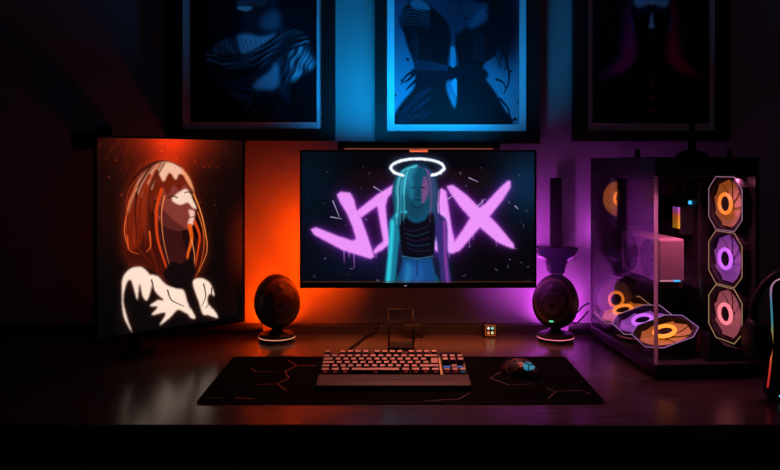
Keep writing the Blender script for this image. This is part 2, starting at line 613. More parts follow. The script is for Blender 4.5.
def art_head(a):
    a.im[:] = np.array((6, 6, 12)) / 255.
    red = (255, 30, 90)
    for sgn in (-1, 1):
        c = 652
        out = [(c + sgn * 17, -6), (c + sgn * 25, 6), (c + sgn * 27, 24), (c + sgn * 29, 40), (c + sgn * 31, 54), (c + sgn * 40, 66), (c + sgn * 54, 78), (c + sgn * 30, 74), (c + sgn * 17, 66), (c + sgn * 13, 54), (c + sgn * 15, 40), (c + sgn * 18, 20)]
        m = a.mask(out, soft=7)
        a.over(m, (255, 40, 90) if sgn > 0 else (255, 50, 130), 1)
    a.fill([(633, 0), (634, -20), (644, -34), (652, -37), (660, -34), (670, -20), (671, 0), (670, 18), (667, 34), (661, 43), (652, 47), (643, 43), (637, 34), (634, 18)], (9, 12, 22), soft=1.2)
    a.fill([(640, 40), (652, 46), (664, 40), (665, 58), (672, 68), (690, 80), (706, 92), (598, 92), (614, 80), (632, 68), (639, 58)], (5, 5, 9), soft=1.5)
    a.fill([(634, 2), (636, -18), (652, -30), (668, -18), (670, 2), (664, 8), (652, 4), (640, 8)], (200, 225, 255), soft=2.5)
    a.stroke([(637, 14), (643, 9), (650, 11)], 2.0, (70, 100, 140), .8, soft=1.5)
    a.stroke([(655, 11), (661, 9), (667, 14)], 2.0, (70, 100, 140), .8, soft=1.5)
    a.fill([(651, 15), (653.4, 15), (655, 24), (656, 27), (652, 28.5), (648.5, 27), (650, 23)], (230, 245, 255), soft=.8)
    for sgn in (-1, 1):
        a.stroke([(652 + sgn * 21, 19), (652 + sgn * 18.5, 22), (652 + sgn * 18, 30)], 2.4, (110, 110, 170), .8, soft=1.5)
    for k in range(9):
        rx = 14 + k * 8
        y = 74 + k * 4.0
        pts = [(652 + rx * math.cos(t), y + (5 + k * 1.9) * math.sin(t) - 4) for t in np.linspace(.05, PI - .05, 14)]
        a.stroke(pts, .7, (90, 50, 80), .55, soft=.8)
    rnd = random.Random(2)
    for k in range(150):
        ang = rnd.uniform(0, PI)
        rr = rnd.uniform(20, 62)
        x, y = 652 + rr * math.cos(ang) * .95, 66 + rr * math.sin(ang) * .75
        if 594 < x < 709 and y < 121:
            a.blob(x, y, .7, .7, (200, 90, 110), rnd.uniform(.15, .6))
    for x in range(18):
        sgn = -1 if x % 2 else 1
        px = 652 + sgn * (22 + x * .9)
        a.stroke([(px, 6 + x), (px + sgn, 40)], .6, (150, 40, 90), .35, soft=.6)
    for x, y, r, al in ((652.5, 3, 1.1, 1), (652.5, 13, 1.1, .9), (652, 39.5, 1, .6), (652, 76, 1.4, .7), (652, 85, 1.6, .9), (652, 97, 2.2, 1), (652, 110.5, 2.2, 1)):
        a.blob(x, y, r * 1.6, r, (255, 70, 80) if y > 60 else (255, 180, 190), al)


framed(166.5, 335, 182, 322, 190, 316.5, 122, 129, 140.5, 'black framed picture of a draped stone bust, above the portrait monitor', art_bust)
framed(375, 540, 387, 526.5, 394.5, 519.5, 124.4, 131.5, 143.5, 'black framed picture of two embracing dancers in dark gowns, above the wide monitor', art_couple)
framed(573.6, 731, 588, 716, 593, 710, 123, 130.5, 141, 'black framed picture of a dark head with red glow, above the computer tower', art_head)

# ------------------------------------------------------------------ wide monitor
MY = 2.19
k = MY / F
mon = thing('monitor', 'wide black monitor showing neon pink lettering and a blue lit figure', 'monitor', (0, MY, 0))
X = lambda p: (p - 390) * k
Z = lambda p: CZ - (p - HY) * k
b = NB(); bx(b, X(300), X(536.5), .0038, .022, Z(288), Z(150), .003)
t = bmesh.new()
cx, cz = (X(300) + X(536.5)) / 2, (Z(288) + Z(150)) / 2
bx(b, cx - .22, cx + .22, .02, .05, cz - .12, cz + .12, .012)
obj('housing', b, M_blk, mon)
b = NB()
o = [(X(300), Z(288)), (X(536.5), Z(288)), (X(536.5), Z(150)), (X(300), Z(150))]
i = [(X(301.6), Z(282.8)), (X(534.6), Z(282.8)), (X(534.6), Z(151.6)), (X(301.6), Z(151.6))]
ringplate(b, o, i, 0, .004); obj('bezel', b, M_blkm, mon)
b = NB(); bx(b, X(404), X(407), -.0006, .002, Z(286.3), Z(285.2)); obj('power_light', b, emat('white_led', (0.6, 0.65, 0.8), .25), mon)

a = Art(301.6, 151.6, 534.6, 282.8, 2.0, (5, 4, 9))
a.blob(528, 185, 30, 36, (6, 44, 74), .8)
a.blob(310, 185, 34, 55, (0, 16, 26), .9)
a.blob(418, 235, 40, 60, (20, 8, 36), .8)
a.blob(360, 265, 60, 20, (2, 12, 26), .9)
P1 = lambda L: [(300 + x / 4.27, 150 + y / 4.27) for x, y in L]
P2 = lambda L: [(430 + x / 4.27, 150 + y / 4.27) for x, y in L]
letters = [
    P1([(157, 190), (175, 178), (215, 183), (232, 212), (240, 250), (265, 300), (290, 370), (318, 456), (302, 465), (180, 427), (60, 362), (45, 338), (70, 330), (160, 366), (225, 387), (240, 380), (225, 330), (200, 270), (170, 222)]),
    P1([(238, 264), (330, 190), (415, 138), (424, 150), (375, 205), (366, 240), (374, 330), (384, 400), (352, 427), (318, 445), (312, 432), (330, 410), (356, 390), (345, 330), (330, 240), (258, 292)]),
    P1([(470, 150), (505, 150), (520, 260), (600, 370), (640, 420), (600, 440), (520, 400), (490, 330)]),
    P2([(10, 190), (50, 163), (70, 178), (80, 250), (92, 330), (108, 400), (88, 442), (60, 420), (30, 300)]),
    P2([(70, 155), (98, 149), (160, 195), (210, 245), (250, 280), (290, 320), (360, 405), (358, 423), (330, 413), (290, 396), (230, 346), (180, 300), (130, 245), (85, 182)]),
    P2([(345, 133), (344, 160), (310, 215), (250, 290), (190, 357), (130, 427), (95, 444), (80, 437), (90, 410), (140, 340), (190, 260), (235, 230), (300, 160), (333, 131)])]
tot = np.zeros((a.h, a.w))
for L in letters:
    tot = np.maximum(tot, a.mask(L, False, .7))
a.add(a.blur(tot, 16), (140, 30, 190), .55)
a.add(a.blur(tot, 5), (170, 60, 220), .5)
drips = np.zeros_like(tot)
for x, y0, y1 in ((344, 248, 262), (354, 250, 268), (349, 252, 257), (459, 240, 252), (469, 230, 247), (473, 232, 240), (496, 238, 246), (449, 250, 258), (376, 250, 258), (388, 244, 254), (482, 200, 208)):
    drips = np.maximum(drips, a.smask([(x, y0), (x + .3, y1)], 1.3, False, .7, .4))
a.over(drips, (200, 110, 225), .8)
a.over(tot, (238, 148, 250))
rnd = random.Random(11)
for kk in range(70):
    x, y = rnd.uniform(305, 530), rnd.uniform(165, 280)
    an = rnd.uniform(0, PI)
    L = rnd.uniform(.6, 3)
    a.stroke([(x, y), (x + L * math.cos(an), y + L * math.sin(an))], rnd.uniform(.4, .9), (150, 140, 190), rnd.uniform(.25, .8), False, .6)
for pts in ([(333, 201), (339.5, 217)], [(331, 217), (342, 219)], [(374, 187), (382, 192)], [(469, 178), (478, 182)], [(478, 206), (485, 199)], [(448, 199), (453, 196)], [(515, 206), (518, 209)]):
    a.stroke(pts, 1.0, (205, 190, 235), .9, False, .7, .5)
# ring of light
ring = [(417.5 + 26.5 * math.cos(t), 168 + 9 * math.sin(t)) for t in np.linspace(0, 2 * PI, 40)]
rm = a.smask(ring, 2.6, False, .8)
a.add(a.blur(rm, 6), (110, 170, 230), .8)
# a plain standing figure, front view, loose hair, dark sleeveless top
cy1, cy2, cy3 = (44, 190, 214), (14, 76, 108), (8, 38, 58)
torso = a.mask([(400, 213), (408, 211), (412, 204), (424, 204), (428, 211), (436, 213), (436, 232), (434, 246), (432, 258), (434, 270), (437, 284), (398, 284), (401, 270), (403, 258), (401, 246), (399, 232)], soft=.8)
larm = a.mask([(402, 212), (394, 215), (389.5, 222), (389, 236), (388.5, 252), (386.5, 268), (385.5, 284), (394, 284), (396.5, 268), (398, 252), (400, 238), (404, 224)], soft=.8)
rarm = a.mask([(433, 212), (441, 215), (446.5, 221), (447.5, 236), (447.5, 252), (449, 268), (451, 284), (442, 284), (440, 268), (438, 252), (436, 238), (431, 224)], soft=.8)
allm = np.maximum(np.maximum(torso, larm), rarm)
a.add(a.blur(allm, 6), (6, 60, 84), .5)
a.fill([(394, 210), (392, 192), (396, 176), (405, 167), (417, 164), (428, 167), (435, 176), (438, 192), (437, 210), (441, 222), (432, 226), (402, 226), (393, 222)], (12, 74, 98), soft=1)
a.over(torso, cy2)
a.over(larm, (22, 120, 150))
a.over(rarm, (52, 42, 112))
a.stroke([(392.5, 222), (391.5, 240), (390, 258), (388, 284)], 4, (52, 214, 232), .9, soft=3)
a.stroke([(396, 216), (400, 213), (406, 212)], 2.4, (60, 210, 228), .8, soft=2)
a.stroke([(444.5, 222), (445, 240), (445.5, 258), (448, 284)], 3, (150, 60, 165), .85, soft=2.5)
a.fill([(403, 284), (404, 260), (417, 259), (431, 260), (432, 284)], (20, 72, 140), .9, soft=2)
a.fill([(408, 262), (412, 268), (410, 284), (404, 284), (405, 268)], (40, 150, 200), .55, soft=2.5)
a.fill([(414, 264), (421, 264), (424, 276), (417, 283), (411, 276)], (36, 100, 176), .5, soft=3)
a.stroke([(417, 261), (417.4, 276)], .9, (6, 26, 56), .8, soft=1)
a.fill([(399, 216), (404, 213), (409, 220), (417, 223), (425, 220), (430, 213), (434.5, 216), (435, 234), (433.5, 255), (427, 258), (417, 259), (407, 258), (402.5, 255), (400, 236)], (7, 9, 22), soft=.8)
for q in range(5):
    a.stroke([(404 + q, 228 + q * 5), (414 + q, 231 + q * 5), (428 + q * .6, 226 + q * 6)], .8, (30, 96, 130) if q % 2 else (70, 40, 110), .55, soft=.9)
a.stroke([(402, 256), (417, 258.5), (433, 256)], 1.0, (70, 150, 190), .7, soft=.8)
a.fill([(412, 202), (423, 202), (425, 212), (417, 219), (409, 212)], (13, 66, 94), soft=1.6)
a.stroke([(412, 205), (418, 208), (423, 205)], 1.4, (7, 40, 62), .8, soft=1.2)
a.fill([(408, 186), (410, 177), (418, 172), (427, 177), (428.5, 187), (427, 197), (422.5, 204), (418, 206.5), (413.5, 204), (409.5, 197)], (12, 74, 104), soft=1)
a.fill([(424, 176), (428.6, 183), (428, 195), (422.5, 204), (421.5, 192)], (150, 74, 140), .75, soft=1.4)
a.fill([(408.5, 186), (411, 178), (414, 184), (413, 198), (410, 198)], (28, 130, 160), .7, soft=1.6)
a.stroke([(411.5, 188), (415.5, 187.6)], 1.0, (2, 14, 26), .9)
a.stroke([(420.5, 187.6), (425, 188)], 1.0, (2, 12, 24), .9)
a.stroke([(418, 189), (418.8, 195), (416.8, 196)], .8, (4, 26, 44), .8)
a.stroke([(415.3, 200), (420.8, 200)], .9, (3, 16, 30), .9)
for q in range(60):
    left = q % 5 < 3
    f = rnd.uniform(.15, 1)
    sg = -1 if left else 1
    pts = [(417.5 + sg * 1.5 * f, 165.5 + rnd.uniform(0, 1)), (417.5 + sg * (7 + 9 * f), 169 + 3 * f), (417.5 + sg * (10 + 12 * f), 184 + 4 * f), (417.5 + sg * (10.5 + 11 * f), 202), (417.5 + sg * (9 + 14 * f), 214 + rnd.uniform(-4, 12))]
    if left:
        col = [(120, 232, 242), (44, 180, 204), (20, 120, 150), (6, 52, 74)][q % 4]
    else:
        col = [(150, 84, 160), (60, 60, 120), (20, 70, 100), (8, 34, 56)][q % 4]
    a.stroke(pts, rnd.uniform(.8, 2.0), col, .62, soft=1.0, w2=.4)
hl = a.mask([(404, 176), (410, 168), (417, 166), (414, 174), (408, 184), (405, 196), (402, 188)], True, 3)
a.add(hl, (60, 120, 130), .45)
top = a.smask([(417.5 + 26.5 * math.cos(t), 168 + 9 * math.sin(t)) for t in np.linspace(PI - 1.0, 2 * PI + 1.0, 36)], 2.8, False, .8)
a.over(top, (240, 244, 255))
for q in range(34):
    t = rnd.uniform(PI - 1.0, 2 * PI + 1.0)
    a.blob(417.5 + 26.5 * math.cos(t) + rnd.uniform(-1.5, 1.5), 168 + 9 * math.sin(t) + rnd.uniform(-1.4, 1.4), .9, .9, (220, 225, 255), .7)
a.stroke([(302, 281.6), (534, 281.6)], .8, (90, 50, 20), .8, False, .5)
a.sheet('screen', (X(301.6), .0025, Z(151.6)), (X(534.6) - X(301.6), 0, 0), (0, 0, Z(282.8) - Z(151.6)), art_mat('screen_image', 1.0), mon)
# colour strips on its back near both side edges
for nm, xx_, col_, pw_ in (('orange_strip', 322, (1.0, .05, .0), 1.5), ('violet_strip', 518, (.85, .085, .95), .5)):
    b = NB(); bx(b, X(xx_) - .006, X(xx_) + .006, .0215, .0245, Z(284), Z(228), .001)
    obj('back_light_strip', b, emat(nm, col_, 1.0), mon)
    area(nm + '_light', col_, pw_, .01, Z(228) - Z(284), (X(xx_), .026, (Z(284) + Z(228)) / 2), (-.4 if xx_ < 400 else .4, 1, 0), mon, 125)
b = NB(); bx(b, X(308), X(528), .026, .034, Z(284), Z(282), .0005); bx(b, X(308), X(528), .0215, .027, Z(284), Z(282), .0005); obj('back_light_strip', b, emat('amber_strip', (1.0, .2, .05), .5), mon)  # added strip that brightens the desk below, no known fixture
area('amber_strip_light', (1.0, .2, .06), .85, X(528) - X(308), .006, (X(418.5), .03, Z(284.6)), (0, .12, -1), mon, 95)
# wall bracket behind it
b = NB()
bx(b, cx - .05, cx + .05, .05, .062, cz - .05, cz + .05, .003)
tube(b, [(cx, .06, cz), (cx, .20, cz)], .02, 16)
bx(b, cx - .06, cx + .06, .20, .2185, cz - .09, cz + .09, .003)
obj('wall_mount', b, M_metal, mon)

# ------------------------------------------------------------------ light bar on the monitor
LBY, lz = 2.186, 1.334
bar = thing('monitor_light_bar', 'slim black lamp bar clipped along the top edge of the wide monitor', 'lamp', ((409 + 427) / 2 * 0 + X(418.5), LBY, lz))
hw = (500 - 338) / 2 * LBY / F
b = NB(); tube(b, [(-hw, 0, 0), (-hw + .002, 0, 0), (hw - .002, 0, 0), (hw, 0, 0)], [.0105, .0115, .0115, .0105], 20); obj('tube', b, M_blk, bar)
b = NB(); prism(b, [(-.026, -.0115), (.026, -.0115), (.026, -.021), (-.026, -.021)], -.012, -.0045, bev=.001)
obj('clip', b, mat('copper_clip', (0.6, 0.36, 0.26), 0.45, metal=0.0, noise=.05), bar)
b = NB(); bx(b, -.024, .024, -.0005, .075, .0085, .0125, .0015); bx(b, -.024, .024, .056, .075, -.06, .0125, .002)
obj('counterweight', b, M_blk, bar)
b = NB(); bx(b, -hw + .02, hw - .02, -.011, -.004, -.0118, -.0095); o_ = obj('front_lens', b, emat('warm_lens', (1.0, .25, .12), .25), bar)
b = NB(); bx(b, -hw + .02, hw - .02, .0085, .0125, -.003, .006); obj('rear_lens', b, emat('blue_lens', (0.0, .3, 1.0), 2.0), bar)
area('bar_front_light', (1.0, .25, .13), 1.05, 2 * hw - .05, .006, (0, -.012, -.013), (0, -.5, -1), bar, 95)
area('bar_rear_light', (0.0, .22, .6), 5.0, 2 * hw - .02, .012, (0, .0135, .008), (0, .36, 1), bar, 140)

# ------------------------------------------------------------------ portrait monitor
pl, pr = Vector((-.7723, 2.0, 0)), Vector((-.4358, 2.296, 0))
d = (pr - pl)
PW = d.length
ang = math.atan2(d.y, d.x)
PZ0, PZ1 = .806, 1.356
por = thing('portrait_monitor', 'upright black monitor turned to the right, showing an orange haired person in a white shirt', 'monitor', (pl.x, pl.y, PZ0), ang)
H = PZ1 - PZ0
bz = .006
b = NB(); bx(b, 0, PW, .0038, .018, 0, H, .003); bx(b, .08, PW - .08, .016, .042, .1, H - .1, .01); obj('housing', b, M_blk, por)
b = NB(); ringplate(b, [(0, 0), (PW, 0), (PW, H), (0, H)], [(bz, .016), (PW - bz, .016), (PW - bz, H - bz), (bz, H - bz)], 0, .004); obj('bezel', b, M_blkm, por)
b = NB()
bk = Vector((PW / 2, .042, H / 2))
bx(b, PW / 2 - .05, PW / 2 + .05, .042, .054, H / 2 - .05, H / 2 + .05, .003)
pole = Vector((.0953 + .0, .1, 0))
wp = Vector((-.7176, 2.15, 0)) - pl
pole = Vector((wp.x * math.cos(-ang) - wp.y * math.sin(-ang), wp.x * math.sin(-ang) + wp.y * math.cos(-ang), 0))
tube(b, [bk + Vector((0, .01, 0)), (PW / 2, .075, H / 2), (pole.x + .06, .085, H / 2), (pole.x, pole.y, H / 2)], .013, 12)
obj('arm', b, M_metal, por)
b = NB(); tube(b, [(pole.x, pole.y, DZ - PZ0 + .004), (pole.x, pole.y, H / 2 + .03)], .014, 16); obj('pole', b, M_metal, por)
b = NB(); bx(b, pole.x - .04, pole.x + .04, pole.y - .04, pole.y + .04, DZ - PZ0, DZ - PZ0 + .012, .003); obj('clamp_base', b, M_metal, por)


def puv(px, py):
    """pixel to the monitor's own face in millimetres: x from the left, y down from the top"""
    # camera ray (px-390)/F, 1 ; plane pl + t*d
    rx = (px - 390) / F
    t = (rx * pl.y - pl.x) / (d.x - rx * d.y)
    Y = pl.y + t * d.y
    z = CZ - (py - HY) * Y / F
    return (t * PW * 1000, (PZ1 - z) * 1000)


Q = lambda L: [puv(*p) for p in L]
a = Art(bz * 1000, bz * 1000, (PW - bz) * 1000, (H - .016) * 1000, .72, (5, 4, 5))
PXM = 2.75    # millimetres per photo pixel
cx0, cy0 = puv(172, 132)
a.blob(cx0, cy0, 150, 95, (165, 34, 6), 1.0)
a.blob(cx0, cy0 + 10, 60, 130, (110, 22, 4), .8)
a.blob(*puv(160, 200), 190, 170, (42, 8, 3), .9)
rnd = random.Random(5)
for q in range(26):
    x = rnd.uniform(100, 240)
    y = rnd.uniform(138, 165)
    L = rnd.uniform(6, 18)
    a.stroke(Q([(x, y), (x + (x - 172) * .12, y + L)]), 4, (150, 34, 8), rnd.uniform(.1, .4), False, 5, 1)
for q in range(24):
    x, y = rnd.uniform(105, 236), rnd.uniform(140, 215)
    a.blob(*puv(x, y), 2.2, 2.2, (210, 70, 20), rnd.uniform(.2, .6))


def pf(pts, col, al=1.0, soft=3.0, smooth=True):
    return a.fill(Q(pts), col, al, smooth, soft)


def ps(pts, w, col, al=1.0, soft=2.0, w2=None):
    return a.stroke(Q(pts), w * PXM, col, al, True, soft, None if w2 is None else w2 * PXM)


# a plain person looking to the upper right, loose shoulder length hair, white shirt
sil = a.mask(Q([(124, 215), (126, 192), (136, 174), (152, 163), (166, 161), (180, 166), (190, 178), (194, 190), (198, 206), (204, 226), (208, 244), (206, 262), (198, 276), (180, 282), (150, 284), (130, 266), (123, 244)]), True, 3)
a.add(a.blur(sil, 26), (150, 40, 8), .55)  # camera bloom around the figure painted into the screen image
a.over(sil, (66, 16, 8))
pf([(126, 212), (130, 192), (142, 176), (158, 166), (172, 167), (184, 178), (190, 192), (178, 190), (168, 184), (156, 186), (150, 200), (146, 226), (140, 246), (130, 250), (124, 236)], (118, 30, 10), soft=5)
# neck, face in three-quarter view turned up to the right
pf([(156, 214), (176, 226), (190, 222), (194, 246), (190, 262), (168, 264), (158, 244)], (58, 18, 18), soft=3)
pf([(182, 228), (194, 222), (196, 250), (190, 262)], (30, 9, 9), .9, soft=4)
pf([(188, 186), (196, 200), (201, 216), (203, 232), (198, 240), (194, 228), (197, 214)], (16, 5, 4), soft=2)
pf([(154, 196), (160, 184), (176, 178), (188, 184), (192, 193), (193, 199), (197.5, 209), (195, 212), (196, 215), (194.5, 217.5), (195, 221), (192, 227), (184, 230), (172, 229), (160, 221), (154, 208)], (132, 56, 48), soft=1.4)
pf([(154, 200), (164, 210), (176, 222), (186, 229), (172, 229), (160, 221)], (88, 32, 28), .9, soft=4)
pf([(172, 200), (178, 193), (186, 189), (191, 194), (193, 199), (197, 208.5), (193, 208), (188, 203), (180, 205)], (250, 212, 190), soft=2)
pf([(189, 210), (195, 211.5), (194.5, 217), (194.8, 221), (192, 226), (188, 224), (190, 217)], (246, 200, 178), .95, soft=1.8)
ps([(168, 198), (173, 196), (178, 198)], 1.0, (34, 8, 8), 1, 1.6)
ps([(185, 193), (189, 192), (191.5, 194)], .9, (60, 14, 10), 1, 1.6)
ps([(189, 217.6), (194.4, 216.8)], .8, (96, 26, 24), .9, 1.6)
ps([(156, 204), (155, 212), (160, 218)], 2.2, (150, 64, 52), .8, 2)
# hair: back, fringe, side locks
pf([(150, 206), (149, 186), (158, 172), (174, 168), (187, 177), (191, 190), (185, 184), (180, 191), (174, 185), (168, 196), (164, 188), (160, 204), (156, 196), (154, 214)], (112, 30, 12), soft=2)
pf([(133, 194), (141, 176), (155, 165), (168, 162), (180, 167), (186, 176), (180, 174), (176, 180), (170, 173), (164, 182), (158, 174), (152, 190), (146, 182), (141, 198), (136, 192), (129, 214)], (252, 196, 164), .95, soft=2.6)
pf([(181, 167), (190, 178), (195, 193), (191, 188), (185, 178)], (250, 160, 112), .95, soft=2)
for pts, w, col in (
        ([(157, 172), (149, 192), (148, 220), (151, 246), (158, 270)], 4.6, (104, 28, 12)),
        ([(150, 176), (140, 196), (136, 222), (134, 244)], 4.0, (150, 42, 16)),
        ([(144, 178), (132, 196), (127, 216), (125, 232), (129, 248)], 1.8, (240, 116, 56)),
        ([(162, 190), (157, 210), (158, 238), (165, 262), (172, 282)], 4.2, (214, 64, 16)),
        ([(165, 196), (162, 214), (164, 240), (170, 266)], 1.4, (250, 140, 70)),
        ([(156, 200), (152, 222), (154, 246)], 1.6, (40, 10, 8)),
        ([(190, 226), (192, 240), (188, 256), (190, 272)], 5.0, (236, 92, 22)),
        ([(195, 222), (200, 236), (198, 252), (195, 270)], 3.6, (216, 66, 14)),
        ([(194, 194), (201, 212), (206, 234), (207, 252), (199, 272)], 1.9, (250, 140, 66)),
        ([(198, 212), (204, 234), (203, 256), (196, 278)], 1.3, (240, 104, 40)),
        ([(128, 236), (130, 250), (140, 254)], 1.5, (230, 84, 30)),
        ([(150, 232), (151, 246), (147, 252)], 2.2, (230, 88, 28)),
        ([(134, 244), (142, 252), (152, 264)], 1.0, (140, 34, 12)),
        ([(192, 240), (195, 260), (189, 278)], 1.2, (252, 160, 90))):
    ps(pts, w, col, .95, 2.0, w * .3)
for q in range(34):
    f_ = rnd.uniform(0, 1)
    y_ = rnd.uniform(225, 250)
    ps([(166 - 24 * f_, 163 + 10 * f_ * f_), (156 - 26 * f_, 182 + 6 * f_), (152 - 26 * f_, 206), (152 - 25 * f_, y_)], .7, [(200, 70, 28), (60, 14, 8), (150, 44, 18), (30, 8, 6)][q % 4], .6, 1.6, .3)
# shirt: lit panels over black
pf([(118, 300), (120, 282), (126, 270), (136, 266), (152, 270), (164, 280), (176, 286), (190, 280), (204, 276), (214, 284), (216, 300), (219, 318), (200, 322), (160, 327), (120, 334)], (10, 7, 8), soft=2)
lit = [
    [(122, 290), (124, 276), (132, 268), (142, 267), (150, 274), (153, 282), (148, 300), (143, 296), (140, 284), (138, 300), (134, 288), (131, 280), (127, 284), (124, 300), (128, 318), (133, 333), (124, 316)],
    [(148, 276), (158, 276), (166, 284), (176, 288), (184, 290), (188, 302), (193, 316), (186, 313), (178, 310), (170, 318), (160, 325), (166, 313), (152, 315), (158, 307), (150, 306), (158, 300), (164, 300), (156, 292)],
    [(193, 282), (202, 278), (211, 284), (215, 296), (210, 294), (208, 302), (216, 312), (218, 318), (208, 315), (203, 314), (199, 302)],
    [(186, 306), (191, 308), (196, 318), (190, 317)]]
lm = np.zeros((a.h, a.w))
for L in lit:
    lm = np.maximum(lm, a.mask(Q(L), True, 2.2))
a.add(a.blur(lm, 16), (150, 60, 40), .5)  # bloom around the white shirt painted in as well
a.over(lm, (255, 226, 206))
for pts in ([(152, 280), (154, 290), (150, 302)], [(204, 284), (206, 296), (202, 306)], [(168, 290), (172, 300), (184, 306)], [(212, 288), (211, 300), (206, 308)]):
    ps(pts, 1.4, (20, 10, 10), .9, 2, .5)
pf([(164, 274), (172, 262), (182, 264), (190, 258), (196, 268), (192, 280), (182, 288), (170, 284)], (14, 8, 10), .95, soft=2.5)
a.sheet('screen', (bz, .0025, H - bz), (PW - 2 * bz, 0, 0), (0, 0, -(H - bz - .016)), art_mat('portrait_image', 1.0), por)

# bracket sticking out behind its top corner
bk_ = at(86, 138, 2.12)
br = thing('wall_bracket', 'small black bracket on the dark wall behind the top left corner of the upright monitor', 'bracket', (bk_.x - .01, WY, bk_.z))
b = NB(); bx(b, -.075, -.02, -.02, -.001, -.045, .045, .003); obj('plate', b, M_blkm, br)
b = NB(); bx(b, -.06, -.035, -.2, -.018, -.002, .02, .003); bx(b, -.06, .03, -.225, -.2, -.03, .022, .004); obj('bracket_arm', b, M_blkm, br)


# ------------------------------------------------------------------ desk speakers
def speaker(px, py_base, label, yaw, ring_col, glow_col, power, rearM):
    Y = 2.30
    p = at(px, 0, Y)
    s = thing('speaker', label, 'speaker', (p.x, Y, DZ), yaw, 'desk speakers beside the wide monitor')
    shell = mat('speaker_shell', (0.014, 0.013, 0.013), 0.5, noise=0.2, scale=80)
    baf = mat('speaker_baffle', (0.085, 0.06, 0.045), 0.33, noise=0.1, scale=40)
    cone = mat('speaker_cone', (0.03, 0.024, 0.02), 0.35, noise=0.15, scale=60)
    b = NB(); lathe(b, [(.050, 0), (.051, .001), (.051, .006), (.0535, .0068), (.0545, .0085), (.054, .0096)], 48); obj('foot_pad', b, M_rubber, s)
    b = NB(); lathe(b, [(.0542, .0096), (.0551, .0099), (.0551, .0118), (.0542, .0121)], 48, caps=True); obj('light_ring', b, emat(ring_col[0], ring_col[1], ring_col[2]), s)
    b = NB(); lathe(b, [(.054, .0121), (.055, .0126), (.0545, .019), (.046, .023), (.024, .027), (.016, .034), (.0135, .05), (.016, .062), (.022, .07)], 48); obj('base', b, shell, s)
    Mh = Matrix.Translation((0, 0, .117)) @ Matrix.Rotation(R(-12), 4, 'X')
    rx, ry, rz, c = .0685, .074, .0815, .043
    t = bmesh.new()
    bmesh.ops.create_uvsphere(t, u_segments=48, v_segments=32, radius=1.0)
    # turn the pole towards the front so that the cut face is a clean disc
    bmesh.ops.rotate(t, matrix=Matrix.Rotation(PI / 2, 3, 'X'), verts=list(t.verts))
    for v in t.verts:
        x, y, z = v.co
        v.co = Vector((x * rx * (1 - .06 * z), y * ry, z * rz))
        if v.co.y < -c:
            v.co.y = -c + (-(v.co.y) - c) * .02
    b = NB(); merge(b, t, Mh, True); head = obj('head', b, shell, s)
    kk = math.sqrt(1 - (c / ry) ** 2)
    ox, oz = rx * kk, rz * kk
    b = NB()
    N = 40
    ringplate(b, circ(1, N, 0, 0, ox, oz), circ(1, N, 0, .0, ox * .86, oz * .86), -c - .003, -c + .004, Mh); obj('rim', b, baf, head)
    Mb = Mh @ Matrix.Translation((0, -c, 0)) @ Matrix.Rotation(PI / 2, 4, 'X')
    b = NB(); lathe(b, [(.0, .0006), (1, .0006)], 40, Mb @ Matrix.Diagonal((ox * .86, oz * .86, 1, 1)), caps=False); obj('baffle', b, mat('baffle_inner', (0.012, 0.011, 0.01), .5, noise=.2), head)
    Mw = Mb @ Matrix.Translation((0, -.0125, 0))
    b = NB(); lathe(b, [(.0375, .0), (.0375, .003), (.0345, .0045), (.0335, .003)], 40, Mw); obj('woofer_ring', b, baf, head)
    b = NB(); lathe(b, [(.0335, .003), (.031, .0052), (.028, .003), (.0125, -.0005 + .0015), (.012, .0015), (.008, .0045), (.003, .0058), (.0005, .006)], 40, Mw, caps=False); obj('woofer_cone', b, cone, head)
    Mt = Mb @ Matrix.Translation((0, .036, 0))
    b = NB(); lathe(b, [(.0135, 0), (.0135, .002), (.0115, .003), (.0075, .0012), (.006, .003), (.003, .0044), (.0005, .0048)], 28, Mt, caps=False); obj('tweeter', b, cone, head)
    if px > 400:
        b = NB(); bx(b, -.006, .006, -c - .0036, -c - .002, -oz * .93 - .001, -oz * .93 + .003, 0, Mh); obj('status_light', b, emat('green_led', (.1, .9, .4), 1.2), head)
    # window on the back that washes the wall
    Ml = Matrix.Translation((0, .040, .035))
    b = NB(); bx(b, -.03, .03, .0, .006, -.013, .008, .002, Ml); obj('rear_light_window', b, emat(rearM, glow_col, .6), s)
    l = area('rear_wash', glow_col, power, .05, .014, (0, .047, .034), (0, .45, 1.0), s, 170)
    return s


speaker(277, 340, 'egg shaped black speaker on the left with an orange lit wall behind', R(26), ('warm_ring', (1.0, .36, .2), .8), (1.0, .05, .0), 1.95, 'orange_window')
speaker(555.5, 340, 'egg shaped black speaker on the right with a pink ring, below the flared wall holder', R(-24), ('pink_ring', (1.0, .2, .3), 1.0), (.85, .085, .95), 1.35, 'purple_window')

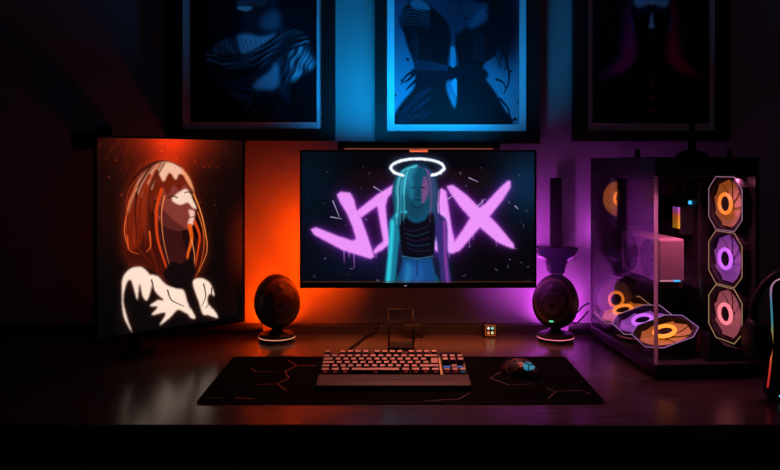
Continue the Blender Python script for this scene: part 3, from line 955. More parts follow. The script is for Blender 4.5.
# ------------------------------------------------------------------ flared holder behind the right speaker
hp = at(556.5, 247, 2.36)
hold = thing('wall_holder', 'dark flared holder with a tall upright slat on the purple wall above the right speaker', 'holder', (hp.x, WY, hp.z))
k2 = 2.36 / F
b = NB(); bx(b, -5.6 * k2, 5.6 * k2, -.05, -.034, -.01, 69 * k2, .003); obj('upright_slat', b, M_blkm, hold)
M_lav = mat('lavender_lit_plastic', (0.5, 0.44, 0.62), 0.3, noise=.1)  # light plastic with the purple glow from below put into its colour
b = NB()
pts = [(-21.5, 0), (21.5, 0), (20, -4), (16, -9), (11, -13), (8, -19), (7, -26), (-7, -26), (-8, -19), (-11, -13), (-16, -9), (-20, -4)]
prism(b, [(x * k2, z * k2) for x, z in pts], -.065, -.015, bev=.003); obj('flared_cradle', b, mat('dark_plum_plastic', (0.022, 0.019, 0.04), .35, noise=.1), hold)
for sg in (-1, 1):
    b = NB(); tube(b, [(sg * 20 * k2, -.066, -9 * k2), (sg * 15 * k2, -.07, -10.5 * k2), (sg * 10 * k2, -.066, -13 * k2)], [.003, .0065, .004], 12); obj('grip_highlight', b, M_lav, hold)  # grips shaped as the highlights on the cradle
b = NB(); lathe(b, [(.02, 0), (.023, .006), (.019, .02), (.014, .026)], 28, Matrix.Translation((0, -.04, -30 * k2))); obj('lower_cap', b, M_lav, hold)
b = NB(); bx(b, -.009, .009, -.036, -.0005, .012, .05, .002); obj('mount_block', b, M_blkm, hold)

# ------------------------------------------------------------------ mouse pad
pad_x0, pad_x1, pad_y0, pad_y1 = -.428, .477, 1.69, 2.088
pad = thing('mouse_pad', 'large black desk mat with thin forked line pattern under keyboard and mouse', 'mouse pad', ((pad_x0 + pad_x1) / 2, (pad_y0 + pad_y1) / 2, DZ))
pw, pd = (pad_x1 - pad_x0) / 2, (pad_y1 - pad_y0) / 2


def rrect(w, h, r, n=6):
    out = []
    for cx_, cy_, a0 in ((w - r, h - r, 0), (-w + r, h - r, 90), (-w + r, -h + r, 180), (w - r, -h + r, 270)):
        for q in range(n + 1):
            t = R(a0 + 90 * q / n)
            out.append((cx_ + r * math.cos(t), cy_ + r * math.sin(t)))
    return out


def slab(bm, out, z0, z1, M=None):
    t = bmesh.new()
    lo = [t.verts.new((x, y, z0)) for x, y in out]
    hi = [t.verts.new((x, y, z1)) for x, y in out]
    t.faces.new(list(reversed(lo)))
    t.faces.new(hi)
    n = len(out)
    for q in range(n):
        t.faces.new((lo[q], lo[(q + 1) % n], hi[(q + 1) % n], hi[q]))
    merge(bm, t, M)


b = NB(); slab(b, rrect(pw, pd, .012), 0, .0038); obj('cloth', b, mat('mat_cloth', (0.005, 0.0045, 0.0045), 1.0, noise=.3, scale=300, bump=.2, spec=.02), pad)
b = NB()
o_ = rrect(pw, pd, .012)
tube(b, [(x, y, .002) for x, y in o_], .0022, 6, True); obj('stitched_edge', b, M_blkm, pad)


def floor_pt(px, py, z=DZ + .004):
    Y = (CZ - z) * F / (py - HY)
    return Vector(((px - 390) * Y / F, Y, z))


def lines(bm, segs, w=.0016):
    for (p, q) in segs:
        A, B = floor_pt(*p), floor_pt(*q)
        dd = (B - A)
        n_ = Vector((-dd.y, dd.x, 0)).normalized() * w / 2
        t = bmesh.new()
        base = Vector(pad.location)
        vs = [t.verts.new(v - base + Vector((0, 0, .0002))) for v in (A + n_, A - n_, B - n_, B + n_)]
        t.faces.new(vs)
        bmesh.ops.recalc_face_normals(t, faces=list(t.faces))
        for f in t.faces:
            if f.normal.z < 0:
                f.normal_flip()
        merge(bm, t)


for nm_, forks in (('orange_lit_print', (
        [((288.4, 360.3), (296.8, 365.6)), ((296.8, 365.6), (316, 365.6)), ((296.8, 365.6), (285, 371.6)), ((285, 371.6), (255.5, 371.6)), ((251, 368), (255.5, 371.6)), ((289, 378), (285, 371.6)), ((257, 384.5), (277, 384)), ((277, 384), (287, 390.8)), ((277, 384), (289, 378))],
        [((235, 397.6), (254.6, 399))])),
        ('grey_print', (
        [((500.4, 372.3), (490, 378)), ((490, 378), (509, 385)), ((509, 385), (530, 384))],
        [((546.8, 388.3), (555.7, 391.3)), ((555.7, 391.3), (582, 390.4)), ((555.7, 391.3), (548, 399)), ((582, 390.4), (590, 394))],
        [((459, 399), (424.6, 401)), ((459, 399), (470, 393))],
        [((205, 398), (224, 398.4))]))):
    pm = mat(nm_, (0.75, 0.24, 0.14), .6, noise=.2, scale=60) if nm_ == 'orange_lit_print' else mat(nm_, (0.32, 0.27, 0.3), .6, noise=.2, scale=60)  # red copy of the grey lines carries the orange light in its colour
    for fk in forks:
        b = NB(); lines(b, fk, .0017)
        bmesh.ops.remove_doubles(b, verts=list(b.verts), dist=.0014)
        obj('printed_line', b, pm, pad)

# ------------------------------------------------------------------ keyboard
KX = .0085
kb = thing('keyboard', 'black keyboard with wrist rest and pinkish lit keys on the desk mat', 'keyboard', (KX, 1.772, DZ + .004))
u = .0196
tilt = R(9.5)
KW = .181
M_alu = mat('keyboard_metal', (0.035, 0.03, 0.03), .42, metal=.3, noise=.15, scale=50)
M_keytop_lit = mat('keycap', (0.62, 0.44, 0.38), .42, noise=.08, scale=60)
M_keyb = mat('keycap_black', (0.028, 0.024, 0.025), .5, noise=.1, scale=60)
b = NB(); prism(b, [(0, 0), (.076, 0), (.076, .018), (.06, .019), (.02, .016), (.004, .012)], -KW, KW, Matrix(((0, 1, 0, 0), (1, 0, 0, 0), (0, 0, 1, 0), (0, 0, 0, 1))), bev=.002)
obj('wrist_rest', b, mat('wrist_rest_rubber', (0.05, 0.04, 0.038), .55, noise=.12, scale=70, spec=.3), kb)
b = NB(); bx(b, -.012, .012, .034, .041, .0172, .0183); obj('wrist_rest_emblem', b, mat('emblem_print', (0.12, 0.09, 0.14), .4), kb)
y0 = .078
dep = 6.75 * u
b = NB(); prism(b, [(y0, 0), (y0 + dep, 0), (y0 + dep, .012 + dep * math.tan(tilt)), (y0, .012)], -.1795, .1795, Matrix(((0, 1, 0, 0), (1, 0, 0, 0), (0, 0, 1, 0), (0, 0, 0, 1))), bev=.0015)
obj('case', b, M_alu, kb)


def keycap_mesh(w, h=1.0):
    bm = bmesh.new()
    gx, gy = w * u - .0012, h * u - .0012
    tx, ty = gx - .0055, gy - .0055
    H_ = .0085
    prof = [(gx / 2, gy / 2, 0, 0), (gx / 2 - .0006, gy / 2 - .0006, .0015, 0), (tx / 2 + .0004, ty / 2 + .0006, H_ - .0008, .001), (tx / 2 - .0005, ty / 2 - .0004, H_, .001), (tx / 2 - .002, ty / 2 - .002, H_ - .0005, .001)]
    rings = []
    for X_, Y_, z_, oy in prof:
        rr_ = [(X_, Y_ + oy), (-X_, Y_ + oy), (-X_, -Y_ + oy), (X_, -Y_ + oy)]
        rings.append([bm.verts.new((x, y, z_)) for x, y in rr_])
    for A, B in zip(rings[:-1], rings[1:]):
        for q in range(4):
            bm.faces.new((A[q], A[(q + 1) % 4], B[(q + 1) % 4], B[q]))
    bm.faces.new(list(reversed(rings[0])))
    bm.faces.new(rings[-1])
    me = bpy.data.meshes.new('keycap')
    bm.to_mesh(me)
    bm.free()
    # dark skirt; paler top with the bar's light put into its colour
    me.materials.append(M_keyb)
    me.materials.append(M_keytop_lit)
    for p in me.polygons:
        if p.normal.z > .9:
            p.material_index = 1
    return me


KM = {}
lit_red = emat('red_legend', (1.0, .05, .06), .55)
lit_cyan = emat('cyan_legend', (.05, .5, .8), .6)


def key(name, x0, row, w, h=1.0, legend=None, black=False):
    """x0 in key units from the left edge of the block, row 0 = nearest"""
    if (w, h) not in KM:
        KM[(w, h)] = keycap_mesh(w, h)
    o = bpy.data.objects.new(name, KM[(w, h)])
    C.objects.link(o)
    o.parent = kb
    yy = y0 + .006 + (row + h / 2) * u
    zz = .0125 + (yy - y0) * math.tan(tilt) + .003
    o.location = (-.1788 + (x0 + w / 2) * u, yy, zz)
    o.rotation_euler = (tilt, 0, 0)
    if legend:
        b = NB()
        for q in (-1, 1):
            bx(b, q * .0026 - .0013, q * .0026 + .0013, -h * u / 2 + .0012, -h * u / 2 + .0034, .0038, .0052)
        obj('legend', b, legend, o)
    return o


keys = []
keys += [(0, 5.35, 1), ] + [(2 + i, 5.35, 1) for i in range(4)] + [(6.5 + i, 5.35, 1) for i in range(4)] + [(11 + i, 5.35, 1) for i in range(4)]
keys += [(i, 4, 1) for i in range(13)] + [(13, 4, 2)]
keys += [(0, 3, 1.5)] + [(1.5 + i, 3, 1) for i in range(12)]
keys += [(0, 2, 1.75)] + [(1.75 + i, 2, 1) for i in range(12)]
keys += [(0, 1, 1.25), (1.25, 1, 1)] + [(2.25 + i, 1, 1) for i in range(10)] + [(12.25, 1, 2.75)]
keys += [(0, 0, 1.25), (1.25, 0, 1.25), (2.5, 0, 1.25), (3.75, 0, 6.25), (10, 0, 1.25), (11.25, 0, 1.25), (12.5, 0, 1.25), (13.75, 0, 1.25)]
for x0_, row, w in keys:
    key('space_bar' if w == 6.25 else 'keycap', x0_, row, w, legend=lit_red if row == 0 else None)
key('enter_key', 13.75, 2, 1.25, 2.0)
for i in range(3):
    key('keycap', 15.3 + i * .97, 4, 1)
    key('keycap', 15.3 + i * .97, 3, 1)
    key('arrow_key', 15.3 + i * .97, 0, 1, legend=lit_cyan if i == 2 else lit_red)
key('arrow_key', 15.3 + .97, 1, 1)
Tk = Matrix.Translation((0, y0, .0125)) @ Matrix.Rotation(tilt, 4, 'X')
b = NB(); bx(b, .121, .172, .006 + 5.35 * u, .006 + 6.2 * u, .001, .006, .001, Tk); obj('display_strip', b, M_gloss, kb)
b = NB(); bx(b, .1157, .1192, .008, .006 + 5 * u, .0005, .0018, 0, Tk); obj('backlight_gap', b, emat('orange_backlight', (1.0, .24, .05), .75), kb)
b = NB(); bx(b, .125, .172, .006 + 2.3 * u, .006 + 2.45 * u, .0005, .0018, 0, Tk); obj('backlight_gap', b, emat('blue_backlight', (.0, .2, .75), .8), kb)
b = NB(); bx(b, .1765, .1785, .008, .006 + 4.6 * u, .0005, .0018, 0, Tk); obj('backlight_gap', b, emat('dim_orange_backlight', (1.0, .2, .06), .35), kb)

# ------------------------------------------------------------------ mouse
ms = thing('computer_mouse', 'black gaming mouse with copper trim and a cyan glowing shell on the desk mat', 'mouse', (*floor_pt(519.5, 374)[:2], DZ + .004), R(32))
t = bmesh.new()
bmesh.ops.create_uvsphere(t, u_segments=40, v_segments=28, radius=1.0)


def msurf(x, y):
    """height of the mouse body over its own plan"""
    L, W = .058, .034 * (1 - .12 * math.cos(y / .058 * PI))
    q = 1 - abs(y / L) ** 2.6 - abs(x / W) ** 2.6
    hump = .039 - .010 * max(0, (y + .01) / .06)
    return hump * max(q, 0) ** .42


for v in t.verts:
    x, y, z = v.co
    yy = y * .058
    W = .034 * (1 - .12 * math.cos(yy / .058 * PI))
    hump = .039 - .010 * max(0, (yy + .01) / .06)
    r_ = math.hypot(x, y)
    v.co = Vector((x * W, yy, (abs(z) ** .8) * hump if z > 0 else -.0 + z * 0.0))
b = NB(); merge(b, t, None, True); obj('body', b, mat('mouse_black', (0.012, 0.011, 0.012), .35, noise=.2), ms)
M_cop = mat('copper_trim', (0.75, 0.32, 0.2), .3, metal=.7, noise=.1)


def on_mouse(pts, up=.0006):
    out = []
    for x, y in pts:
        yy = y
        W = .034 * (1 - .12 * math.cos(yy / .058 * PI))
        q = max(0, 1 - (x / W) ** 2 - (yy / .058) ** 2)
        hump = .039 - .010 * max(0, (yy + .01) / .06)
        out.append((x, yy, (q ** .4) * hump + up))
    return out


loops = [[(-.004, .01), (-.014, .016), (-.016, .03), (-.008, .042), (0, .036), (0, .02)],
         [(.004, .01), (.014, .016), (.016, .03), (.008, .042), (.001, .036), (.001, .02)],
         [(-.028, .02), (-.03, .0), (-.026, -.02), (-.018, -.028), (-.02, -.005), (-.022, .012)],
         [(-.012, -.004), (0, .004), (.012, -.004), (.02, -.02), (.026, -.01), (.028, .012)]]
for q, L in enumerate(loops):
    s_ = Art.smooth(L, q < 3, 5)
    b = NB(); tube(b, on_mouse([tuple(p) for p in s_]), .0011, 6, q < 3); obj('copper_trim', b, M_cop, ms)
b = NB()
t = bmesh.new()
N1, N2 = 9, 24
rings = []
for j in range(N1):
    rr_ = .02 + (j / (N1 - 1)) * .98
    rings.append([t.verts.new(on_mouse([(-.003 + .016 * rr_ * math.cos(2 * PI * i / N2), -.038 + .012 * rr_ * math.sin(2 * PI * i / N2))], .0007)[0]) for i in range(N2)])
for A, B in zip(rings[:-1], rings[1:]):
    for q in range(N2):
        t.faces.new((A[q], B[q], B[(q + 1) % N2], A[(q + 1) % N2]))
bmesh.ops.recalc_face_normals(t, faces=list(t.faces))
merge(b, t, None, True)
obj('lit_shell', b, emat('cyan_shell', (.02, .33, .5), .6), ms)
for q in range(3):
    an = R(90 + 120 * q + 20)
    b = NB(); tube(b, on_mouse([(-.003 + .016 * s_ * math.cos(an), -.038 + .012 * s_ * math.sin(an)) for s_ in np.linspace(.05, 1, 8)], .0012), .0013, 6); obj('shell_rib', b, M_blkm, ms)
b = NB(); tube(b, [(-.0035, .034, .0255), (.0035, .034, .0255)], .009, 20); obj('scroll_wheel', b, M_rubber, ms)

# ------------------------------------------------------------------ small things along the back of the desk
ps_p = floor_pt(401, 349, DZ)
st = thing('phone_stand', 'thin black open frame stand on the desk behind the keyboard', 'stand', (ps_p.x, ps_p.y, DZ))
kk = ps_p.y / F
b = NB(); bx(b, -13 * kk, 13 * kk, -.02, .05, 0, .010, .002); obj('base_plate', b, M_blkm, st)
for sg in (-1, 1):
    b = NB(); tube(b, [(sg * 12.3 * kk, -.01, .008), (sg * 12.3 * kk, .004, .055), (sg * 12.0 * kk, .018, .108)], .0028, 10); obj('upright_rod', b, M_blkm, st)
b = NB(); tube(b, [(-12.2 * kk, .018, .108), (12.2 * kk, .018, .108)], .0028, 10); obj('top_rod', b, M_blkm, st)

hb = at(413, 333, 2.345)
hub = thing('usb_hub', 'small dark box at the back of the desk behind the open frame stand', 'box', (hb.x, 2.345, DZ))
b = NB(); bx(b, -.028, .028, -.022, .022, 0, .044, .005); obj('shell', b, mat('hub_plastic', (0.02, 0.018, 0.016), .5, noise=.2), hub)
b = NB(); bx(b, -.02, .02, -.0228, -.021, .012, .022, .0005); obj('port_strip', b, M_gloss, hub)

ck = at(490, 330, 2.345)
clock = thing('pixel_clock', 'tiny square orange rimmed display with coloured icons on the desk near the right speaker', 'display', (ck.x, 2.345, DZ))
b = NB(); bx(b, -.0185, .0185, -.010, .016, 0, .042, .003); obj('shell', b, mat('clock_shell', (0.03, 0.02, 0.02), .4, noise=.1), clock)
b = NB(); ringplate(b, [(-.0155, .005), (.0155, .005), (.0155, .037), (-.0155, .037)], [(-.0138, .0068), (.0138, .0068), (.0138, .0352), (-.0138, .0352)], -.0112, -.0095); obj('rim_light', b, emat('orange_rim', (1.0, .16, .02), .45), clock)
b = NB(); bx(b, -.0138, .0138, -.0105, -.0095, .0068, .0352); face = obj('screen', b, M_gloss, clock)
for (x, z, c_, n_) in ((-.006, .028, (.9, .85, .75), 'white_icon'), (.006, .028, (.3, .75, .65), 'teal_icon'), (-.006, .014, (1.0, .28, .12), 'red_icon'), (.006, .014, (.85, .8, .35), 'yellow_icon')):
    b = NB(); lathe(b, [(.0045, 0), (.0045, .0006)], 16, Matrix.Translation((x, -.0105, z)) @ Matrix.Rotation(PI / 2, 4, 'X')); obj('icon', b, emat(n_, c_, .8), face)

# cables
c0, c1, c2, c3 = floor_pt(349, 349, DZ + .004), floor_pt(356, 344, DZ + .004), floor_pt(366, 336.5, DZ + .004), Vector((-.042, 2.372, DZ + .012))
b = NB()
s_ = Art.smooth([tuple(c0), tuple(c1), tuple(c2), tuple(c3), (-.035, 2.392, DZ + .0335)], False, 6)
tube(b, s_, .0032, 8)
tag(obj('keyboard_cable', b, M_rubber), 'thin black cable curving from the keyboard to the back of the desk', 'cable')
for q, (za, sag) in enumerate(((.075, .03), (.05, .0))):
    b = NB()
    s_ = Art.smooth([(.548, 2.352, DZ + za), (.575, 2.362, DZ + za - .012 + sag * .2), (.598, 2.37, DZ + za + .004 + sag * .3), (.62, 2.388, DZ + za + .02)], False, 6)
    tube(b, s_, .0026, 8)
    tag(obj('speaker_cable', b, M_rubber), ('thin upper cable' if q == 0 else 'thin lower cable') + ' running from the right speaker to behind the computer tower', 'cable', 'cables behind the right speaker')

# ------------------------------------------------------------------ computer tower
PA = R(4)
pc = thing('computer_tower', 'black computer tower with glass sides and glowing orange and purple fans', 'computer', (.651, 1.876, DZ), PA)
W, D, HH = .266, .478, .548
M_case = mat('case_black', (0.011, 0.010, 0.012), .5, noise=.15, scale=40)
M_inner = mat('case_inner', (0.02, 0.018, 0.02), .55, noise=.2, scale=40)
b = NB(); bx(b, 0, W, 0, D, .008, .037, .003); obj('base_tray', b, M_case, pc)
b = NB(); bx(b, .03, W - .05, -.0015, .002, .013, .026, .001); obj('front_slot', b, mat('slot_dark', (0.03, 0.022, 0.02), .45), pc)
for x in (.025, W - .025):
    for y in (.03, D - .03):
        b = NB(); lathe(b, [(.014, 0), (.015, .002), (.015, .009)], 20, Matrix.Translation((x, y, 0))); obj('foot', b, M_rubber, pc)
b = NB(); bx(b, 0, W, 0, D, HH - .048, HH, .003); obj('top_panel', b, M_case, pc)
b = NB(); bx(b, .256, W, .0, D, .037, HH - .048, .001); obj('side_chamber', b, M_case, pc)
b = NB(); bx(b, 0, .256, D - .008, D, .037, HH - .048, .001); obj('rear_panel', b, M_inner, pc)
b = NB(); bx(b, 0, .008, D - .012, D - .001, .037, HH - .048, .001); obj('rear_post', b, M_case, pc)
b = NB(); bx(b, .007, .2555, .0005, .0045, .037, HH - .048); obj('front_glass', b, M_glass, pc)
b = NB(); bx(b, .0005, .0045, .007, D - .013, .037, HH - .048); obj('side_glass', b, M_glass, pc)
b = NB()
# rounded glass corner strip
ca = [(.0075 + .0075 * math.cos(t), .0075 + .0075 * math.sin(t)) for t in np.linspace(PI, 1.5 * PI, 7)]
cb = [(.0075 + .0035 * math.cos(t), .0075 + .0035 * math.sin(t)) for t in np.linspace(1.5 * PI, PI, 7)]
slab(b, ca + cb, .037, HH - .048)
m = bpy.data.materials.new('glass_edge'); m.use_nodes = True
nt = m.node_tree
tl = nt.nodes.new('ShaderNodeBsdfTranslucent'); tl.inputs['Color'].default_value = (.95, .88, .95, 1)
df = nt.nodes['Principled BSDF']; df.inputs['Base Color'].default_value = (.85, .78, .85, 1); df.inputs['Roughness'].default_value = .25
mx = nt.nodes.new('ShaderNodeMixShader'); mx.inputs['Fac'].default_value = .3
nt.links.new(tl.outputs['BSDF'], mx.inputs[1]); nt.links.new(df.outputs['BSDF'], mx.inputs[2])
nt.links.new(mx.outputs['Shader'], nt.nodes['Material Output'].inputs['Surface'])
obj('glass_corner', b, m, pc)
for x, y, r_ in ((.02, .16, .007), (.205, .03, .006)):
    b = NB(); lathe(b, [(r_, 0), (r_, .02), (r_ * .8, .022)], 20, Matrix.Translation((x - .0, y, HH - .001)))
    obj('top_knob', b, M_case, pc)


def oct_pts(s, c):
    h = s / 2
    return [(h, -h + c), (h, h - c), (h - c, h), (-h + c, h), (-h, h - c), (-h, -h + c), (-h + c, -h), (h - c, -h)]


def fan(M, size, col_hub, col_line, hub_s, line_s, tagname, line=True, bl=.3):
    """a case fan in its own frame: faces -y, outline in x,z"""
    h = size / 2
    b = NB()
    o = oct_pts(size, size * .22)
    n = 32
    # outer octagon sampled to match the round hole
    outer = []
    for kx in range(n):
        t = 2 * PI * kx / n
        dx, dz = math.cos(t), math.sin(t)
        best = 1e9
        for q in range(8):
            (x1, z1), (x2, z2) = o[q], o[(q + 1) % 8]
            den = dx * (z2 - z1) - dz * (x2 - x1)
            if abs(den) > 1e-9:
                tt = (x1 * (z2 - z1) - z1 * (x2 - x1)) / den
                uu = (x1 * dz - z1 * dx) / den
                if tt > 0 and -1e-6 <= uu <= 1 + 1e-6:
                    best = min(best, tt)
        outer.append((dx * best, dz * best))
    ringplate(b, outer, circ(h * .93, n), -.012, .012, M)
    fr = obj('case_fan', b, M_inner, pc)
    b = NB()
    for kx in range(9):
        t = 2 * PI * kx / 9
        tt = bmesh.new()
        prev = None
        for q in range(6):
            r_ = h * (.30 + .61 * q / 5)
            a0 = t + .45 * q / 5
            w_ = .40 - .008 * q
            v1 = tt.verts.new((r_ * math.cos(a0 - w_), -.0015, r_ * math.sin(a0 - w_)))
            v2 = tt.verts.new((r_ * math.cos(a0 + w_), .0035, r_ * math.sin(a0 + w_)))
            if prev:
                tt.faces.new((prev[0], v1, v2, prev[1]))
            prev = (v1, v2)
        merge(b, tt, M, True)
    obj('blades', b, mat('fan_blade_' + tagname, (.16, .14, .15), .5, emit=col_hub, strength=bl), fr)  # hub ring's light on the blades put in as their own glow
    b = NB(); lathe(b, [(h * .30, -.004), (h * .30, .009), (h * .26, .0105)], 28, M @ Matrix.Rotation(PI / 2, 4, 'X')); obj('hub', b, M_blkm, fr)
    b = NB(); tube(b, [(x, -.0115, z) for x, z in circ(h * .345, 32)], h * .07, 8, True, M); obj('hub_light', b, emat('hub_' + tagname, col_hub, hub_s), fr)
    if line:
        b = NB(); tube(b, [(x, -.0125, z) for x, z in oct_pts(size * .985, size * .22)], .0009, 6, True, M); obj('edge_light', b, emat('edge_' + tagname, col_line, line_s), fr)
    b = NB(); ringplate(b, circ(h * .925, 32), circ(h * .3, 32), .0095, .011, M); obj('rear_guard', b, mat('guard_grey', (.16, .14, .15), .6), fr)
    return fr


ORA, PUR, PNK = (1.0, .23, .025), (.62, .13, .85), (1.0, .22, .26)
# three stacked on the inner wall, facing the glass
for q, (ch, nm, cl, zc) in enumerate(((ORA, 'orange', (.85, .42, .6), .4275), (PUR, 'purple', (1.0, .5, .28), .2845), (PNK, 'pink', (1.0, .62, .25), .1415))):
    Mf = Matrix.Translation((.238, .094, zc)) @ Matrix.Rotation(R(-83), 4, 'Z')
    fan(Mf, .141, ch, cl, 1.5, .55, 'stack_' + nm)
# three along the floor, tipped towards the side glass
for q, (ch, nm, cl, yc) in enumerate(((ORA, 'front', (.7, .34, .8), .118), (PUR, 'middle', (.85, .4, .75), .2635), (ORA, 'rear', (1.0, .46, .22), .409))):
    Mf = Matrix.Translation((.0785, yc, .083)) @ Matrix.Rotation(R(-19), 4, 'Y') @ Matrix.Rotation(R(-90 + 11), 4, 'X')
    fan(Mf, .150, ch, cl, 2.6 if q == 0 else 1.9, .7, 'floor_' + nm, bl=.5)
# one on the rear panel
fan(Matrix.Translation((.085, D - .022, .425)), .125, ORA, ORA, 1.6, .5, 'back', False)
fan(Matrix.Translation((.068, D - .022, .118)), .125, ORA, PUR, 1.1, .5, 'back_lower', False, .02)
b = NB(); prism(b, [(.145, .037), (.2555, .037), (.2555, .06), (.19, .075), (.15, .108)], .02, D - .012); obj('fan_shroud', b, M_inner, pc)

# board, cooler, memory, graphics card
b = NB(); bx(b, .205, .211, .195, .455, .19, .49); bx(b, .211, .256, .21, .23, .2, .48); bx(b, .211, .256, .42, .44, .2, .48); brd = obj('motherboard', b, mat('board_black', (.03, .024, .03), .5, noise=.4, scale=90), pc)
b = NB(); bx(b, .18, .205, .24, .27, .44, .485, .003); obj('heat_sink', b, M_metal, brd)
b = NB(); bx(b, .055, .150, .335, .405, .35, .488, .004); bx(b, .15, .205, .35, .39, .36, .44, .004)
for q in range(14):
    z = .356 + q * .0092
    bx(b, .0535, .1515, .333, .407, z, z + .0022)
obj('cooler_tower', b, M_gloss, pc)
for q in range(4):
    y = .252 - q * .0105
    b = NB(); bx(b, .163, .205, y - .003, y + .003, .335, .412, .001); r_ = obj('memory_stick', b, M_blk, pc)
    b = NB(); bx(b, .1595, .1635, y - .003, y + .003, .352, .395); bx(b, .1595, .1635, y - .003, y + .003, .395, .411)
    obj('memory_light', b, ramp_emit('memory_glow_%d' % q, [(0, (1, .42, .03)), (.6, (1, .2, .03)), (.8, (.7, .1, .4)), (1, (.6, .15, .8))], 1.1 if q == 3 else .35), r_)
b = NB(); bx(b, .199, .2048, .235, .243, .418, .428); obj('board_light', b, emat('cyan_led', (.05, .5, .9), 1.6), brd)
b = NB(); bx(b, .006, .24, .04, .05, .4994, .502); obj('top_fill_strip', b, emat('pink_fill_strip', (1.0, .28, .45), .6), pc)  # strip and its light added to brighten the card and glass corner
area('tower_inner_fill', (1.0, .2, .4), 1.1, .236, .012, (.122, .045, .499), (0, .15, -1), pc, 115)

gx0, gx1, gy0, gy1, gz0, gz1 = .052, .122, .10, .36, .223, .336
b = NB(); bx(b, gx0, gx1, gy0, gy1, gz0, gz1, .006); gpu = obj('graphics_card', b, mat('card_shell', (.32, .22, .25), .4, noise=.08), pc)
for yc in (.165, .285):
    Mg = Matrix.Translation((gx0 - .001, yc, (gz0 + gz1) / 2)) @ Matrix.Rotation(-PI / 2, 4, 'Z')
    b = NB(); lathe(b, [(.049, 0), (.049, .0015)], 36, Mg @ Matrix.Rotation(PI / 2, 4, 'X')); obj('card_fan_well', b, M_blkm, gpu)
    b = NB()
    for kx in range(9):
        t = 2 * PI * kx / 9
        tt = bmesh.new()
        vs = [tt.verts.new(((r_ * math.cos(t + s_)), -.0022 - .0012 * (s_ > .2), r_ * math.sin(t + s_))) for r_, s_ in ((.014, 0), (.044, .12), (.044, .5), (.014, .42))]
        tt.faces.new(vs)
        merge(b, tt, Mg)
    lathe(b, [(.015, 0), (.015, .004), (.012, .005)], 24, Mg @ Matrix.Rotation(PI / 2, 4, 'X'))
    obj('card_fan', b, mat('card_blade', (.05, .045, .05), .4), gpu)
b = NB(); bx(b, gx0 + .004, gx1 - .03, gy0 - .0012, gy0 + .002, gz0 + .003, gz0 + .006); obj('card_light', b, emat('pink_led', (1.0, .4, .6), .8), gpu)
b = NB(); bx(b, gx1 - .03, gx1 - .012, gy0 - .0012, gy0 + .002, gz0 + .002, gz0 + .006); obj('card_light', b, emat('cyan_led', (.05, .5, .9), 1.6), gpu)
b = NB(); bx(b, gx0 + .012, gx1 + .01, gy0 + .03, gy1 + .02, gz0 - .02, gz0 - .002, .002); bx(b, gx1, .238, gy0 + .12, gy0 + .15, gz0 - .02, gz0 - .006, .001); obj('card_bracket', b, M_inner, pc)

# antenna on top of the tower
an_p = at(692, 157, 2.02)
ant = thing('antenna', 'black upright antenna on a domed round base on top of the computer tower', 'antenna', (an_p.x, 2.02, DZ + HH))
b = NB(); lathe(b, [(.04, 0), (.041, .003), (.036, .010), (.022, .017), (.010, .021), (.008, .024)], 36); obj('base', b, M_blkm, ant)
b = NB(); lathe(b, [(.010, .018), (.010, .05), (.0085, .06), (.0075, .10), (.005, .128), (.003, .133)], 20); obj('rod', b, M_blkm, ant)

# ------------------------------------------------------------------ headset and its lit stand
SY = 1.735
hs = thing('headset_stand', 'black headset stand with a rainbow light strip at the right edge of the desk', 'headset stand', (.925, SY, DZ))
b = NB(); lathe(b, [(.062, 0), (.064, .003), (.063, .010), (.055, .013)], 40); obj('base', b, M_blk, hs)
b = NB(); lathe(b, [(.004, 0), (.004, .002)], 12, Matrix.Translation((-.052, -.03, .0115))); obj('base_light', b, emat('cyan_led', (.05, .5, .9), 1.6), hs)
zz = lambda py: CZ - (py - HY) * SY / F - DZ
xx = lambda px: (px - 390) * SY / F - .925
edge = [(xx(765.2), zz(386)), (xx(767.5), zz(368)), (xx(769.5), zz(345)), (xx(769.8), zz(325)), (xx(769), zz(305)), (xx(768.4), zz(292)), (xx(769.8), zz(284)), (xx(774), zz(279.5)), (xx(782), zz(277.5)), (xx(792), zz(277))]
sm = [tuple(p) for p in Art.smooth(edge, False, 5)]
poly = sm + [(xx(792), zz(296)), (xx(786), zz(330)), (xx(786), zz(360)), (xx(792), .012), (xx(764), .012)]
b = NB(); prism(b, [(x + .0015, z - .0012) for x, z in poly], -.012, .012); obj('post', b, M_blkm, hs)
b = NB(); tube(b, [(x, -.011, z) for x, z in sm], .0021, 8)
obj('light_strip', b, ramp_emit('rainbow_strip', [(0, (.75, .02, .03)), (.2, (.85, .07, .03)), (.38, (.8, .26, .04)), (.5, (.35, .32, .1)), (.6, (.05, .35, .42)), (.78, (.08, .32, .45)), (.9, (.6, .25, .5)), (1, (.8, .4, .62))], .62), hs)

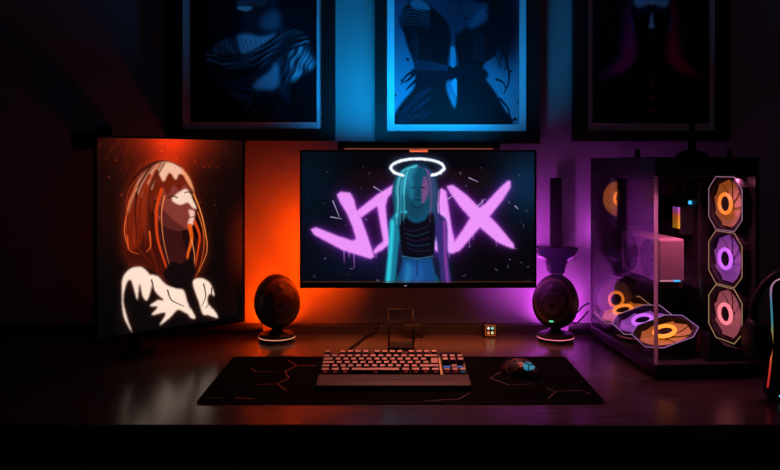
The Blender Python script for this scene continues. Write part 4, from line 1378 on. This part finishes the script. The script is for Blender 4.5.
hd = thing('headset', 'black over-ear headset hanging on the rainbow lit stand', 'headset', (.925, SY, DZ + zz(277) - .0))
b = NB()
arc = [(.10 * math.sin(t), 0, -.092 + .105 * math.cos(t)) for t in np.linspace(-1.75, 1.75, 25)]
tube(b, arc, [.009 + .004 * math.cos(q / 24 * PI - PI / 2) for q in range(25)], 12); obj('headband', b, mat('headband_vinyl', (.022, .02, .022), .55, noise=.2), hd)
for sg in (-1, 1):
    Mc = Matrix.Translation((sg * .092, 0, -.145)) @ Matrix.Rotation(sg * PI / 2, 4, 'Y')
    b = NB(); lathe(b, [(.040, -.004), (.046, 0), (.047, .014), (.040, .022), (.02, .025)], 36, Mc, sy=.82, sx=1.1); obj('ear_cup', b, M_blk, hd)
    b = NB(); lathe(b, [(.044, -.006), (.045, -.016), (.036, -.022), (.024, -.018)], 36, Mc, sy=.82, sx=1.1); obj('ear_pad', b, M_rubber, hd)

# ------------------------------------------------------------------ camera, world, view
w = bpy.data.worlds.new('night')
sc.world = w
w.use_nodes = True
w.node_tree.nodes['Background'].inputs['Color'].default_value = (0.35, 0.25, 0.3, 1)
w.node_tree.nodes['Background'].inputs['Strength'].default_value = 0.0

# the purple glow of the tower on the wall behind it comes from its own rear strip
b = NB(); bx(b, .05, .2, D, D + .004, .30, .33); obj('rear_strip', b, emat('purple_strip', (.4, .06, .7), .5), pc)
area('tower_rear_light', (.6, .07, .7), .75, .15, .03, (.125, D + .006, .315), (0, 1, .5), pc, 170)
# dim pink fill light added behind the camera, not a lamp of the room
area('room_fill', (1.0, .38, .55), 0.7, .5, .5, (1.3, -1.2, 2.3), (0, 1, -.45), None, 160)

cam = bpy.data.cameras.new('camera')
cam.sensor_width = 36
cam.lens = F / 780 * 36
cam.shift_y = -(235 - HY) / 780
cam.clip_start = .05
co = bpy.data.objects.new('camera', cam)
C.objects.link(co)
co.location = (0, 0, CZ)
co.rotation_euler = (PI / 2, 0, 0)
sc.camera = co
vs = sc.view_settings
vs.view_transform = 'Standard'
vs.look = 'None'
vs.exposure = 0
vs.gamma = 1
vs.use_curve_mapping = False
sc.cycles.use_denoising = True
sc.cycles.max_bounces = 10
sc.cycles.transparent_max_bounces = 16
